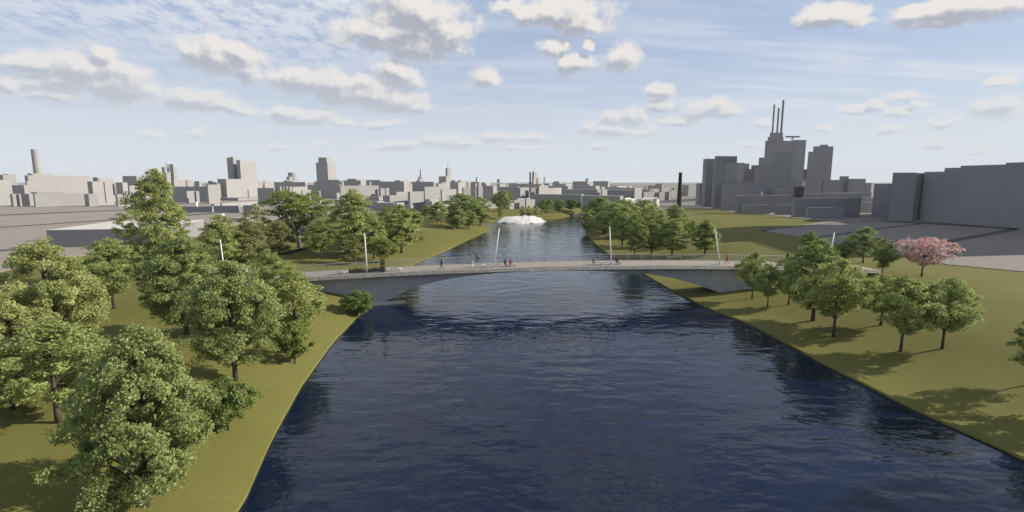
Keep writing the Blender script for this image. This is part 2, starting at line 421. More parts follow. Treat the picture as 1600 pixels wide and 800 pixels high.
# dark road band crossing beyond the chimney
slab('road', [(1000, 317.5), (1055, 317), (1112, 312.5), (1180, 309)], [(260, 480), (180, 470), (110, 430)], GZ + 0.018, 0.1, ASPH)

# white sand mound on the far bank
bm = bmesh.new()
mpix = [(774, 347.3), (790, 348.6), (812, 349.5), (832, 348.6), (852, 346.5), (842, 341.5), (830, 337.6), (800, 337.4), (786, 341)]
lo = [un(px, py, 0.05) for px, py in mpix]
c0 = sum(lo, Vector()) / len(lo)
rngm = random.Random(3)
rings = []
for k, (s, z) in enumerate(((1.06, -0.3), (1.0, 0.2), (0.90, 0.8), (0.78, 1.5), (0.66, 1.85), (0.40, 2.0))):
    ring = []
    for i in range(36):
        f = i / 36 * len(lo); i0 = int(f) % len(lo); i1 = (i0 + 1) % len(lo)
        p = lo[i0].lerp(lo[i1], f - int(f))
        q = c0 + (p - c0) * (s * (1 + 0.07 * rngm.uniform(-1, 1)))
        ring.append(bm.verts.new((q.x, q.y + (3.0 if k > 2 else 0), z + rngm.uniform(-.22, .22))))
    rings.append(ring)
for a, b2 in zip(rings, rings[1:]):
    for i in range(36): bm.faces.new((a[i], a[(i+1) % 36], b2[(i+1) % 36], b2[i]))
bm.faces.new(rings[-1])
tag(to_obj('sand_mound', bm, M['sand'], smooth_shade=True), 'low bright white mound at the waterside where the river bends away', 'mound')

# sunken walls in the left lawn, their shade painted near-black
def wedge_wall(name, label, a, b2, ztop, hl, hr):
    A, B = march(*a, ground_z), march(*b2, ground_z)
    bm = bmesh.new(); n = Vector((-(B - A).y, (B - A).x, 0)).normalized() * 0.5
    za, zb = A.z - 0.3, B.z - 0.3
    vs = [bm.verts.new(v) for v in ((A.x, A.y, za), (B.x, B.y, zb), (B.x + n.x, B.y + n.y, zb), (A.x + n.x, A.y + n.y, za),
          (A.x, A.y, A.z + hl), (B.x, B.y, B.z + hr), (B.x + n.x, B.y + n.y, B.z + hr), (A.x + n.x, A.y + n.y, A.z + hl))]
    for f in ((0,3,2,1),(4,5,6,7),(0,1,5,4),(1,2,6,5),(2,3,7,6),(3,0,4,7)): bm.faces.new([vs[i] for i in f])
    tag(to_obj(name, bm, M['shade_black']), label, 'wall')
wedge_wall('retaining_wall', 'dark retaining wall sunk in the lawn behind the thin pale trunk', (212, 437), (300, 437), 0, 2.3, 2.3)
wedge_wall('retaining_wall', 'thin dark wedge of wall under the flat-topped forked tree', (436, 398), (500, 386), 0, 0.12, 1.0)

# ------------------------------------------------------------------ the footbridge
B_A, B_M = 84.5, 0.093
edge_y = lambda x: B_A + B_M * (x - 7.5)           # near edge line of the deck
bt = Vector((1, B_M, 0)).normalized(); bn = Vector((-bt.y, bt.x, 0))
B_W = 6.4
NEAR = [(480, 434), (560, 429.5), (640, 424.7), (745, 420.5), (800, 418.8), (880, 417.3), (953, 416.3), (1040, 415.4), (1100, 415.3), (1200, 416.6)]
def on_line(px, py, off=0.0):
    x = 0.0
    for _ in range(60):
        y = edge_y(x) + off; d = ray(px, py); x = d.x * y / d.y
    return x, CAM_H + y * d.z / d.y
prof = [on_line(*p) for p in NEAR]
prof = [(-50, prof[0][1] - 1.15), (-42, prof[0][1] - 0.62)] + prof + [(54, prof[-1][1] - 0.35), (66, prof[-1][1] - 1.1)]
# a smooth fit to the deck profile
px_ = np.array([p[0] for p in prof]); pz_ = np.array([p[1] for p in prof])
fit = np.polyfit(px_, pz_, 4)
deck_z = lambda x: float(np.polyval(fit, x))
DX = [-50 + i * 2.0 for i in range(59)]
def loft(bm, sections):
    rings = [[bm.verts.new(p) for p in s] for s in sections]
    n = len(rings[0])
    for a, b2 in zip(rings, rings[1:]):
        for k in range(n): bm.faces.new((a[k], a[(k+1) % n], b2[(k+1) % n], b2[k]))
    bm.faces.new(rings[0][::-1]); bm.faces.new(rings[-1])
def bp(x, off, dz):                                  # a point of the bridge: along x, across, above the deck
    return Vector((x, edge_y(x), deck_z(x) + dz)) + bn * off
bridge = thing('footbridge', 'long pale concrete arch footbridge crossing the river', 'bridge', (7.5, 84.5, 0))
def bpart(name, bm, mat, par=None, smooth_shade=False):
    o = to_obj(name, bm, mat, smooth_shade=smooth_shade)
    o.parent = par or bridge
    o.matrix_parent_inverse = Matrix.Translation(-Vector((7.5, 84.5, 0)))
    return o
bm = bmesh.new(); loft(bm, [[bp(x, 0.05, 0), bp(x, B_W, 0), bp(x, B_W, -0.4), bp(x, 0.05, -0.4)] for x in DX]); bpart('deck', bm, M['deck'])
for nm, o0, o1, o2 in (('edge_beam', 0.047, -0.38, 0.35), ('edge_beam', B_W + 0.003, B_W + 0.42, B_W - 0.3)):
    bm = bmesh.new(); loft(bm, [[bp(x, o0, 0.012), bp(x, o1, -0.50), bp(x, o2, -0.56), bp(x, o0, -0.40)] for x in DX]); bpart(nm, bm, M['edge'])
SOFF = [(600, 471), (611, 467), (629, 458), (645, 450), (660, 445.5), (678, 441), (699, 436.5), (722, 432.5), (741, 430.2), (779, 426.6), (820, 424.3), (860, 423.2), (900, 422.8), (927, 423.2), (972, 425.4), (1015, 428.4), (1053, 434.3), (1094, 446), (1138, 462)]
WO = 0.85
sof = [on_line(px, py, WO) for px, py in SOFF]
fs = np.polyfit([s[0] for s in sof], [s[1] for s in sof], 6)
x0s, x1s = sof[0][0], sof[-1][0]
def soff_z(x):
    if x < x0s: return -0.6
    if x > x1s: return -0.6
    return min(float(np.interp(x, [s[0] for s in sof], [s[1] for s in sof])), deck_z(x) - 0.75)
AX = sorted(set([-46, -40, -35, -30, -26] + [x0s - 0.01, x1s + 0.01] + [x0s + (x1s - x0s) * i / 70 for i in range(71)] + [x1s + 2, 44, 50, 58]))
bm = bmesh.new(); loft(bm, [[bp(x, WO, -0.42), bp(x, B_W - 0.75, -0.42)] + [(lambda v: Vector((v.x, v.y, soff_z(x))))(bp(x, B_W - 0.75, 0)), (lambda v: Vector((v.x, v.y, soff_z(x))))(bp(x, WO, 0))] for x in AX]); bpart('arch_wall', bm, M['concrete'])
# concrete footing where the arch meets the water, sunlight put into its colour
bm = bmesh.new()
loft(bm, [[bp(x, o0, -deck_z(x) + 0.42), bp(x, 0.95, -deck_z(x) + 0.42), bp(x, 0.95, -deck_z(x) - 1), bp(x, o0 - .15, -deck_z(x) - 1)] for x, o0 in ((-28, -0.6), (-24, -0.75), (-21.5, -0.55), (-19, 0.15), (-17.6, 0.85))])
bpart('footing', bm, M['footing'])
# railing along the far side
rail = thing('railing', '', '', (0, 0, 0)); del rail['label'], rail['category']
rail.parent = bridge; rail.matrix_parent_inverse = Matrix.Translation(-Vector((7.5, 84.5, 0)))
def rpart(name, bm, mat):
    o = to_obj(name, bm, mat); o.parent = rail; return o
RX = [x for x in DX if -47 <= x <= 62]
bm = bmesh.new(); add_tube(bm, [bp(x, B_W - 0.12, 1.12) for x in RX], 0.055, 6); rpart('handrail', bm, M['steel'])
bm = bmesh.new(); add_tube(bm, [bp(x, B_W - 0.12, 0.78) for x in RX], 0.032, 6); rpart('rail', bm, M['steel'])
bm = bmesh.new()
for k in range(5): add_tube(bm, [bp(x, B_W - 0.12, 0.14 + 0.13 * k) for x in RX], 0.008, 4)
rpart('wire_infill', bm, M['steel'])
post = None
for i, x in enumerate(np.arange(-46, 62, 2.5)):
    if post is None:
        bm = bmesh.new(); add_box(bm, -0.03, 0.03, -0.05, 0.05, 0, 1.10); post = rpart('post', bm, M['steel']); o = post
    else: o = post.copy(); COL.objects.link(o)
    o.location = bp(float(x), B_W - 0.12, 0); o.rotation_euler = (0, 0, math.atan(B_M))
# end piers
for x, off in ((-45.2, B_W + 0.1), (-43.0, -0.2), (58.5, -0.3), (60.2, B_W + 0.2)):
    bm = bmesh.new(); add_box(bm, -0.45, 0.45, -0.45, 0.45, -1.8, 1.15); add_box(bm, -0.55, 0.55, -0.55, 0.55, 1.152, 1.32)
    add_prism(bm, [(0.3 * math.cos(k * math.tau / 12), 0.3 * math.sin(k * math.tau / 12)) for k in range(12)], 1.322, 1.60)
    o = bpart('end_pier', bm, M['white'] if x < 0 else M['concrete']); o.location = bp(x, off, 0)

def deck_hit(px, py): return march(px, py, lambda x, y: deck_z(x), 70, 110)
# light masts, each leaning its own way
def mast(bx, by, tx, ty, label, dzb=0.0):
    b0 = deck_hit(bx, by); top_y = b0.y - 0.05
    zt = z_at(tx, ty, top_y); xt = (tx - 800) / FPX * depth_of(top_y, zt)
    r = thing('light_mast', label, 'light mast', b0, 0, 'leaning light masts along the bridge')
    bm = bmesh.new(); v = Vector((xt - b0.x, top_y - b0.y, zt - b0.z)); u = v.normalized()
    add_tube(bm, [Vector((0, 0, 0)) + u * 0.05, v * 0.5, v], [0.13, 0.115, 0.09], 12); to_obj('pole', bm, M['white'], r, smooth_shade=True)
    bm = bmesh.new(); add_tube(bm, [(0, 0, 0.0), (0, 0, 0.06)], 0.24, 12); to_obj('base_plate', bm, M['steel'], r)
    bm = bmesh.new(); add_tube(bm, [v + u * 0.002, v + u * 0.08], [0.10, 0.04], 12); to_obj('cap', bm, M['white'], r)
mast(352, 436, 344, 375, 'leaning white light mast rising out of the trees at the left bridge end')
mast(573.5, 426, 569.5, 364.5, 'white light mast beside the red-flowered planters')
mast(771, 417.5, 780, 357, 'white light mast leaning right over mid-river water')
mast(955, 414, 952.5, 354.5, 'upright white light mast before the right-bank tree group')
mast(1125, 413.8, 1117, 357, 'white light mast leaning left beside the walker in red')
mast(1292, 424, 1303.5, 364, 'leaning white light mast standing above the right-hand clump of trees')

# benches: a slab seat bent down to the deck at its ends
def bench_proto():
    r = thing('bench', 'x', 'bench', (0, 0, 0), 0, 'white benches on the bridge')
    bm = bmesh.new(); L, Wd, Hh, T = 1.0, 0.26, 0.45, 0.07
    path = [(-L + 0.10, 0.0), (-L, 0.25), (-L + 0.02, Hh - 0.05), (-L + 0.12, Hh), (L - 0.12, Hh), (L - 0.02, Hh - 0.05), (L, 0.25), (L - 0.10, 0.0)]
    inn = [(-L + 0.17, 0.0), (-L + 0.07, 0.25), (-L + 0.09, Hh - 0.09), (-L + 0.15, Hh - T), (L - 0.15, Hh - T), (L - 0.09, Hh - 0.09), (L - 0.07, 0.25), (L - 0.17, 0.0)]
    secs = [[Vector((p[0], -Wd, p[1])), Vector((p[0], Wd, p[1])), Vector((q[0], Wd, q[1])), Vector((q[0], -Wd, q[1]))] for p, q in zip(path, inn)]
    loft(bm, secs); to_obj('seat', bm, M['white'], r)
    bm = bmesh.new(); add_box(bm, -L * 0.55, L * 0.55, -Wd - 0.02, Wd + 0.02, Hh + 0.003, Hh + 0.04); to_obj('seat_slat', bm, M['deck'], r)
    return r
bench0 = None
BENCH = [(529, 428.5, 1.0, 'white bench nearest the left end of the bridge'),
         (537, 427.6, .7, 'short white bench just left of the red-flowered planters'),
         (616, 423.4, 1.25, 'long white bench right of the dark potted bush'),
         (747, 417.6, 1.15, 'white bench where a seated person in white sits, left of the mid-river mast'),
         (764, 417.3, .75, 'short white bench just left of the mid-river mast'),
         (778, 416.8, .85, 'white bench just right of the mid-river mast'),
         (800, 415.8, .7, 'white bench under the two seated people at mid bridge'),
         (933, 413.4, .8, 'white bench beside the seated person left of the upright mast'),
         (946, 413.6, .85, 'low white bench touching the upright mast on its left'),
         (963, 413.0, .8, 'white bench with a seated person right of the upright mast')]
for px, py, sc, lab in BENCH:
    p = deck_hit(px, py)
    if bench0 is None: bench0 = bench_proto(); o = bench0; o.location = p; o.scale = (sc, 1, 1); o.rotation_euler = (0, 0, math.atan(B_M)); o['label'] = lab
    else: dup(bench0, p, math.atan(B_M), (sc, 1, 1), lab)
BENCHPOS = [deck_hit(b[0], b[1]) for b in BENCH]

def leaf_cloud(name, centres, sizes, per, leaf, mat, parent, seed, flat=0.5, tones=None, upbias=0.7):
    """many small bent leaves spread round the given twig ends, one mesh"""
    rng = np.random.default_rng(seed)
    C = np.repeat(np.asarray(centres, dtype=float), per, axis=0); Sz = np.repeat(np.asarray(sizes, dtype=float), per)
    n = len(C)
    ctr = C.mean(axis=0)
    d = rng.normal(size=(n, 3)); d /= np.linalg.norm(d, axis=1)[:, None]
    d *= (rng.random(n) ** 0.5)[:, None]
    # each twig spreads outwards from the trunk as a drooping spray
    rad = C[:, :2] - ctr[:2]; rl = np.linalg.norm(rad, axis=1) + 1e-6; rad = rad / rl[:, None]
    o1 = d[:, 0] * 1.15; t1 = d[:, 1] * 0.88
    off = np.stack([rad[:, 0] * o1 - rad[:, 1] * t1, rad[:, 1] * o1 + rad[:, 0] * t1, d[:, 2] * flat * 0.95], axis=1)
    tilt = np.repeat(rng.normal(0.0, 0.28, len(centres)), per)
    off[:, 2] += o1 * tilt - 0.16 * np.maximum(o1, 0) ** 2 - 0.10 * t1 ** 2
    P = C + off * Sz[:, None]
    out = P - ctr; out /= np.linalg.norm(out, axis=1)[:, None] + 1e-6
    nrm = rng.normal(size=(n, 3)) * 0.60 + out * 0.60 + np.array([0, 0, upbias]); nrm /= np.linalg.norm(nrm, axis=1)[:, None]
    t = np.cross(nrm, rng.normal(size=(n, 3))); t /= np.linalg.norm(t, axis=1)[:, None]
    s = np.cross(nrm, t)
    L = leaf * rng.uniform(0.65, 1.25, n)[:, None]; Wd = L * 0.42
    V = np.empty((n, 4, 3))
    V[:, 0] = P - t * L * 0.5
    V[:, 1] = P + s * Wd + nrm * L * 0.10 - t * L * 0.05
    V[:, 2] = P + t * L * 0.5 - nrm * L * 0.10
    V[:, 3] = P - s * Wd + nrm * L * 0.10 - t * L * 0.05
    me = bpy.data.meshes.new(name)
    me.vertices.add(n * 4); me.loops.add(n * 4); me.polygons.add(n)
    me.vertices.foreach_set('co', V.reshape(-1))
    me.loops.foreach_set('vertex_index', np.arange(n * 4, dtype=np.int32))
    me.polygons.foreach_set('loop_start', np.arange(0, n * 4, 4, dtype=np.int32))
    me.polygons.foreach_set('loop_total', np.full(n, 4, dtype=np.int32))
    ct = np.repeat(rng.random(len(centres)), per)
    tone = np.clip(ct * 0.55 + rng.random(n) * 0.45, 0, 1)
    at = me.attributes.new('tone', 'FLOAT', 'POINT'); at.data.foreach_set('value', np.repeat(tone, 4).astype(np.float32))
    me.update(calc_edges=True)
    return link(name, me, mat, parent)

# flower planters and the potted bush
def planter(px, py, w, label, k):
    p = deck_hit(px, py); r = thing('flower_planter', label, 'planter', p, math.atan(B_M), 'low planters of red flowers on the bridge')
    bm = bmesh.new(); add_box(bm, -w, w, -0.25, 0.25, 0, 0.38); add_box(bm, -w - 0.03, w + 0.03, -0.28, 0.28, 0.382, 0.42); to_obj('box', bm, M['dark_metal'], r)
    rng = random.Random(k)
    cs = [(rng.uniform(-w, w), rng.uniform(-.2, .2), 0.55 + rng.uniform(0, .15)) for _ in range(16)]
    leaf_cloud('foliage', cs, [0.22] * 16, 14, 0.14, M['leaf_dark'], r, k)
    leaf_cloud('blossom', cs[::2], [0.24] * 8, 7, 0.12, M['petal_red'], r, k + 50)
planter(550.5, 426.4, .55, 'red-flowered planter farthest left of the bridge planters', 1)
planter(557.5, 426.0, .6, 'red-flowered planter between the outer planter and the mast', 2)
planter(565.5, 425.6, .55, 'red-flowered planter just left of the left mast', 3)
planter(580, 424.6, .85, 'wide red-flowered planter just right of the left mast', 4)
planter(589.5, 424.2, .5, 'short red-flowered planter beside the dark potted bush', 5)
p = deck_hit(598.5, 425)
r = thing('potted_bush', 'tall dark bush in a square pot at the bridge edge', 'potted plant', p)
bm = bmesh.new(); add_box(bm, -0.40, 0.40, -0.40, 0.40, 0, 0.80); add_box(bm, -0.44, 0.44, -0.44, 0.44, 0.802, 0.87); to_obj('pot', bm, M['dark_metal'], r)
rng = random.Random(8)
leaf_cloud('foliage', [(rng.gauss(0, .18), rng.gauss(0, .18), rng.uniform(1.0, 2.2)) for _ in range(40)], [0.3] * 40, 26, 0.14, M['leaf_dark'], r, 9)
bm = bmesh.new(); add_tube(bm, [(0, 0, 0.8), (0.03, 0, 2.0)], [0.05, 0.02], 6); to_obj('stem', bm, M['bark'], r)

# ------------------------------------------------------------------ the town: plain massing blocks
def a_def(px):
    return R(interp([(0, 97), (300, 95), (480, 84), (600, 76), (700, 70), (800, 64), (960, 56), (1060, 38), (1110, 9), (1340, 8)], px))
def footprint(pxl, pxc, pxr, top, Y, alpha=None, dl=14.0):
    """corner nearest the viewer at column pxc; one wall runs right to pxr, the other left to pxl"""
    if alpha is not None and 20 < alpha < 70 and pxc < 1000: alpha = min(78, alpha + 16)      # all turned a little towards the sun side, like the streets
    al = a_def(pxc) if alpha is None else R(alpha)
    zt = z_at(pxc, top, Y)
    k = (pxc - 800) / FPX; c0 = -(zt - CAM_H) * sP
    cx = k * (Y * cP + c0)
    def run(px, d):
        if px is None: return dl
        kk = (px - 800) / FPX; den = d[0] - kk * d[1] * cP
        if abs(den) < 1e-6: return dl
        L = (kk * (Y * cP + c0) - cx) / den
        return max(1.0, min(L, 260.0)) if L > 0 else dl
    A = (math.cos(al), math.sin(al)); B = (-math.sin(al), math.cos(al))
    la, lb = run(pxr, A), run(pxl, B)
    C = (cx, Y)
    return [C, (cx + A[0]*la, Y + A[1]*la), (cx + A[0]*la + B[0]*lb, Y + A[1]*la + B[1]*lb), (cx + B[0]*lb, Y + B[1]*lb)], zt
def inset(pts, d):
    c = Vector((sum(p[0] for p in pts) / len(pts), sum(p[1] for p in pts) / len(pts)))
    out = []
    for p in pts:
        v = Vector(p) - c; out.append(tuple(c + v * max(0.1, 1 - d / max(v.length, .1))))
    return out
def bld(name, label, parts, cat='building', mat=None, group=None):
    """parts: (part name, left, corner, right, top, distance[, angle[, base height]])"""
    mat = mat or M['wall']
    p0 = parts[0]
    pts, zt = footprint(*p0[1:6], p0[6] if len(p0) > 6 else None)
    org = Vector((sum(p[0] for p in pts) / 4, sum(p[1] for p in pts) / 4, GZ))
    root = thing(name, label, cat, org, 0, group) if len(parts) > 1 else None
    made = {}
    for i, pt in enumerate(parts):
        f, z1 = footprint(*pt[1:6], pt[6] if len(pt) > 6 else None)
        z0 = pt[7] if len(pt) > 7 and pt[7] is not None else GZ - 0.6
        bm = bmesh.new(); add_prism(bm, [(p[0] - org.x, p[1] - org.y) for p in f], z0 - GZ, z1 - GZ)
        if root is None:
            o = to_obj(name, bm, mat, None, org); tag(o, label, cat, group); return o
        to_obj(pt[0], bm, pt[8] if len(pt) > 8 else mat, root)
    return root
def add_cyl(root, part, px, Y, r, zb, top, mat=None, r2=None, seg=20):
    zt = z_at(px, top, Y); x = (px - 800) / FPX * depth_of(Y, zt)
    bm = bmesh.new(); add_tube(bm, [Vector((x, Y, zb)) - root.location, Vector((x, Y, zt)) - root.location], [r, r2 or r], seg)
    return to_obj(part, bm, mat or M['wall'], root)

# ---- far left
bld('apartment_block', 'pale block cut off by the left edge of the photo', [('body', None, -40, 17, 281, 330, 62), ('roof_box', None, 4, 24, 273, 420, 70)])
bld('apartment_block', 'small pale block next to the one at the left photo edge', [('body', 15, 19, 29, 303, 331, 70)])
bld('courtyard_block', 'low pale block with a shadowed court between two wings', [('body', 30, 45, 52, 303, 338, 60), ('wing', 28, 29.5, 31, 303, 333, 60), ('storey', 14, 16, 38, 290, 380, 62)])
bld('long_block', 'long low pale block standing on the left plaza edge', [('body', 51, 53.5, 131, 302.5, 326, 40), ('roof_box', None, 58, 100, 300.5, 360, 40)])
bld('apartment_block', 'low pale block with a dark end wall right of the long low block', [('body', 131, 138, 152, 303, 330, 46)])
bld('parking_deck', 'open pale terrace deck between two low blocks left of the tall tree', [('body', 150, 154, 178, 318, 345, 60), ('deck', 155, 158, 178, 310, 385, 60), ('stair_box', 168, 172, 180, 305, 400, 60)])
bld('apartment_block', 'low pale block half hidden by the tall tree on its right', [('body', 180, 183, 206, 303.5, 330, 50)])
bld('factory_hall', 'very long pale hall below the round chimney tower', [('body', 38, 43, 141, 274, 400, 76), ('roof_box', 48, 50.5, 82, 271.5, 520, 84), ('roof_tower', 62, 63, 68, 271, 560, 80), ('shed', 15, 37, 43.5, 289.5, 375, 60), ('stair_head', 40, 41.5, 44, 283, 385, 60)])
bld('office_block', 'pale block with small roof boxes on the far left skyline', [('body', 4, 12, 25, 272, 560, 80), ('roof_box', 5, 6, 12, 277, 500, 70)])
r = bld('chimney_tower', 'tall round pale tower above the long hall at far left', [('base', 44, 47, 62, 271, 620, 80), ('plinth', 43, 45, 48, 270.5, 640, 80)], 'tower')
add_cyl(r, 'shaft', 53.8, 640, 3.9, 15, 233.5, r2=3.6, seg=28)
bld('stepped_block', 'dark block wrapped round a pale stepped front, left of the tall tree', [('body', 136, 144, 178, 283.5, 400, 90), ('wing', 142, 144, 163, 287.5, 372, 80), ('tall_wing', 162.5, 163, 175, 284, 366, 78), ('roof_box', 144.5, 152, 153, 277, 470, 88), ('wing', 153, 155, 178, 278.5, 560, 90)])
bld('office_block', 'narrow block with a dark left wall, just left of the tall tree', [('body', 181, 191, 199, 285, 420, 92)])
bld('office_block', 'block with a dark blue-grey top showing left of the tall tree crown', [('body', 191, 213, 219, 275, 620, 95)])
bld('office_block', 'pale block peeping out on the left flank of the tall tree', [('body', 199, 202, 232, 290, 440, 80)])
r = bld('frame_tower', 'tower of stacked open frames with a thin mast behind the tall tree', [('body', 253, 258.5, 270, 270, 700, 60), ('pier', 252.5, 256, 258.5, 261, 700, 88), ('pier', 265, 270, 271.5, 256.5, 700, 88), ('pier', 261, 263, 264, 262, 705, 88), ('slab', 271, 271.6, 276, 261, 760, 88)], 'tower')
for k, tp in enumerate((256.8, 259, 261.3, 263.6, 266)):
    f, z1 = footprint(256.5, 258.5, 266.5, tp, 703, 20)
    bm = bmesh.new(); add_prism(bm, [(p[0] - r.location.x, p[1] - r.location.y) for p in f], z1 - GZ - 0.9, z1 - GZ); to_obj('floor_slab', bm, M['wall'], r)
add_cyl(r, 'mast', 257.2, 702, 0.35, 40, 238, M['steel'], 0.12, 8)
bld('long_block', 'pale long roofline right behind the top of the tall tree', [('body', 270, 271.5, 301, 280.5, 660, 84), ('roof_box', 290, 292, 299, 282, 640, 84)])
bld('warehouse', 'wide dark-walled block right of the tall tree', [('body', 268, 325, 328, 291.5, 400, 97), ('roof_tower', 303.5, 311, 314.5, 283, 430, 95)])
bld('apartment_block', 'pale cube standing before the wide dark wall right of the tall tree', [('body', 290, 291.5, 306, 298.5, 378, 72), ('wing', 305.5, 306.2, 311, 298.7, 384, 72)])
bld('apartment_block', 'pale tall-fronted block right of the wide dark wall', [('body', 321, 324.5, 342.5, 288.5, 372, 74)])
bld('office_block', 'dark stepped roofline behind the pale tall-fronted block', [('body', 322, 340, 344, 287, 470, 95), ('roof_box', 325, 331, 333, 282.5, 480, 95), ('roof_ridge', 328, 338, 340, 284.5, 476, 95)])
bld('long_hall', 'long pale hall at the foot of the twin slab tower', [('body', 339.5, 353, 404, 279.5, 480, 92), ('wing', 402, 404, 421, 283, 640, 88), ('roof_slab', 412, 413, 428, 282.5, 560, 88)])
bld('slab_tower', 'tower of two tall slabs, the left one dark and the right one pale', [('tall_slab', 354, 364, 369.5, 246.3, 620, 93), ('stair_core', 360, 363.5, 366, 244.6, 625, 93), ('wide_slab', 369.2, 374.5, 400, 250, 610, 93)], 'tower')
bld('low_wall', 'low dark wall round the yard below the twin slab tower', [('body', 343, 372, 403, 309.5, 430, 70), ('chimney', 387, 388, 389.5, 296.5, 440, 70)], 'wall')
bld('warehouse', 'low flat-roofed warehouse with a pale end wall, near the left lawn', [('body', 262, 331, 333.5, 322.5, 268, 98)], mat=M['wall_grey'])
bld('warehouse', 'flat-roofed warehouse right of a similar one, dark gap at its right end', [('body', 334, 372.5, 375.5, 321.5, 264, 98), ('roof_box', 345, 346.3, 348.3, 317, 300, 80)], mat=M['wall_grey'])
bld('warehouse', 'short low warehouse behind the sparse light tree', [('body', 379.5, 394, 398, 321, 262, 98), ('shed', 396, 399, 408, 322, 255, 70)], mat=M['wall_grey'])
bld('utility_cabin', 'tiny white cube on the paving before the low warehouses', [('body', 346.5, 347, 350.5, 334, 236, 70)], 'cabin', M['white'])
bld('utility_cabin', 'white cube on the paving just right of the tall tree', [('body', 305.5, 306.2, 309, 315.5, 300, 70)], 'cabin', M['white'])
bld('low_hall', 'single-storey flat hall with a long dark front wall near the left lawn', [('body', 72, 244, 318, 357.6, 128, 100), ('roof', 72.3, 243.8, 317.6, 356.8, 128.1, 100, z_at(244, 357.6, 128) + 0.003, M['roof'])], 'hall', M['wall_grey'])
bld('low_shed', 'low blue-walled shed behind the sparse light trees', [('body', 358, 383, 398, 341, 205, 92)], 'shed')
bld('long_block', 'low pale terrace in front of the two warehouses', [('body', 330, 334, 402, 318.5, 300, 85)])
# ---- centre left
bld('apartment_block', 'dark-walled block with one pale corner strip, left of the finned block', [('body', 402, 428, 431.5, 293.8, 372, 90)])
r = bld('finned_block', 'block with a row of upright pale fins on its front', [('body', 431, 436, 456, 292.5, 380, 78)])
for k in range(4):
    f, z1 = footprint(None, 437.5 + k * 5, 439.8 + k * 5, 291.5, 374 + k * 3, 78, 2.5)
    bm = bmesh.new(); add_prism(bm, [(p[0] - r.location.x, p[1] - r.location.y) for p in f], -0.5, z1 - GZ); to_obj('fin', bm, M['wall'], r)
bld('office_block', 'wide dark slab carrying the pale drum', [('body', 419, 477, 480.5, 284.5, 650, 88), ('roof_edge', 442, 456, 477, 283, 680, 88)])
r = bld('drum_building', 'round pale drum on a square base above the wide dark slab', [('base', 447.5, 452, 465, 276, 800, 75), ('step', 445, 448, 452, 281, 790, 75)])
add_cyl(r, 'drum', 456, 812, 5.8, 15, 269.5, seg=28)
bld('apartment_block', 'pale low block at the top of the flat-topped tree', [('body', 454, 457, 480.5, 292, 430, 82)])
bld('apartment_block', 'bright pale cube between the flat-topped tree and the dark long block', [('body', 470.5, 472, 487, 297, 372, 70)])
bld('apartment_block', 'greyish cube with a white edge right of the bright pale cube', [('body', 485.5, 499, 501, 298.3, 376, 84)], mat=M['wall_grey'])
bld('stepped_tower', 'pale stepped tower standing alone on the skyline', [('tower', 493.5, 511.5, 523.5, 254, 900, 80), ('tower', 497.3, 510, 518.5, 246, 905, 80), ('wing', 511.5, 512.5, 524.3, 259, 912, 82)], 'tower')
bld('long_block', 'long dark-walled block below the stepped tower', [('body', 491, 534.5, 537, 283.4, 480, 86), ('roof_storey', 505, 530, 534, 281, 500, 86), ('low_wing', 480, 491.5, 493, 289, 540, 86)])
bld('office_block', 'dark block with a pale right end, right of the stepped tower', [('body', 542.5, 556.5, 571.5, 279.3, 720, 78), ('wing', 530, 563.5, 569, 282, 640, 84)])
bld('office_block', 'dark wall with one white tab on it, left of the big pale block', [('body', 572, 594, 600, 281.3, 620, 80), ('stair_head', 577, 577.6, 582, 284.6, 560, 60)])
bld('stepped_block', 'big pale block behind the tall pointed tree', [('body', 529, 532, 591.5, 290.3, 305, 38), ('step', 523, 526, 531.5, 301.3, 300, 45), ('roof_box', 559.5, 561, 567, 288.5, 330, 40), ('stair_mast', 529.6, 530, 531.2, 287, 310, 40)])
bld('apartment_block', 'pale block with two white uprights right of the big pale block', [('body', 595, 596.5, 608, 294.5, 330, 42), ('upright', 594, 594.5, 596.5, 293, 326, 42), ('upright', 602, 603, 607.5, 293.5, 324, 42), ('low_wing', 571, 592, 603, 307, 318, 70)])
bld('terrace_block', 'stepped pale terraces with dark openings above the left lawn', [('body', 598, 609, 640, 305.5, 292, 48), ('step', 617, 619.5, 638, 300, 300, 52), ('ledge', 577, 590, 610, 314.8, 284, 60), ('plinth', 586, 620, 634, 317.3, 276, 66)])
bld('terrace_block', 'largest pale terraced block of the town centre, facing the lawn', [('body', 637, 640.5, 703, 299.5, 286, 46), ('storey', 661, 663.5, 703.3, 292, 297, 48), ('wing', 688.5, 690.5, 713, 296, 290, 50), ('balcony_ledge', 664, 672, 687, 311.5, 276, 62), ('plinth', 665, 675, 686, 314.5, 272, 64), ('entrance_box', 631, 641.5, 646, 320.5, 270, 74)])
bld('office_block', 'wide dark wall left of the pointed box with a mast', [('body', 580, 631, 640, 283.5, 520, 78), ('roof_storey', 617, 625, 640, 281.6, 560, 76)])
bld('office_block', 'dark curved-looking wall under the pointed box with a mast', [('body', 642, 677.5, 679.5, 284, 600, 74), ('step', 634, 640.5, 644, 286.5, 560, 60)])
r = bld('mast_tower', 'small pale box tower carrying a thick dark mast', [('body', 653, 655.5, 661.2, 276, 900, 66)] + [('base', 650, 654, 662, 282, 905, 66)], 'tower')
add_cyl(r, 'mast', 656.6, 904, 0.95, 25, 264, M['dark_metal'], 0.8, 10)
r = bld('slab_tower', 'slim tower with a mast and a lower dark slab at its left', [('tower', 696, 698.7, 705, 262.8, 900, 60), ('slab', 685.5, 697, 699, 275.5, 895, 72), ('base', 684, 690, 712, 285, 870, 60)], 'tower')
add_cyl(r, 'mast', 700, 903, 0.8, 30, 254.3, M['steel'], 0.6, 10)
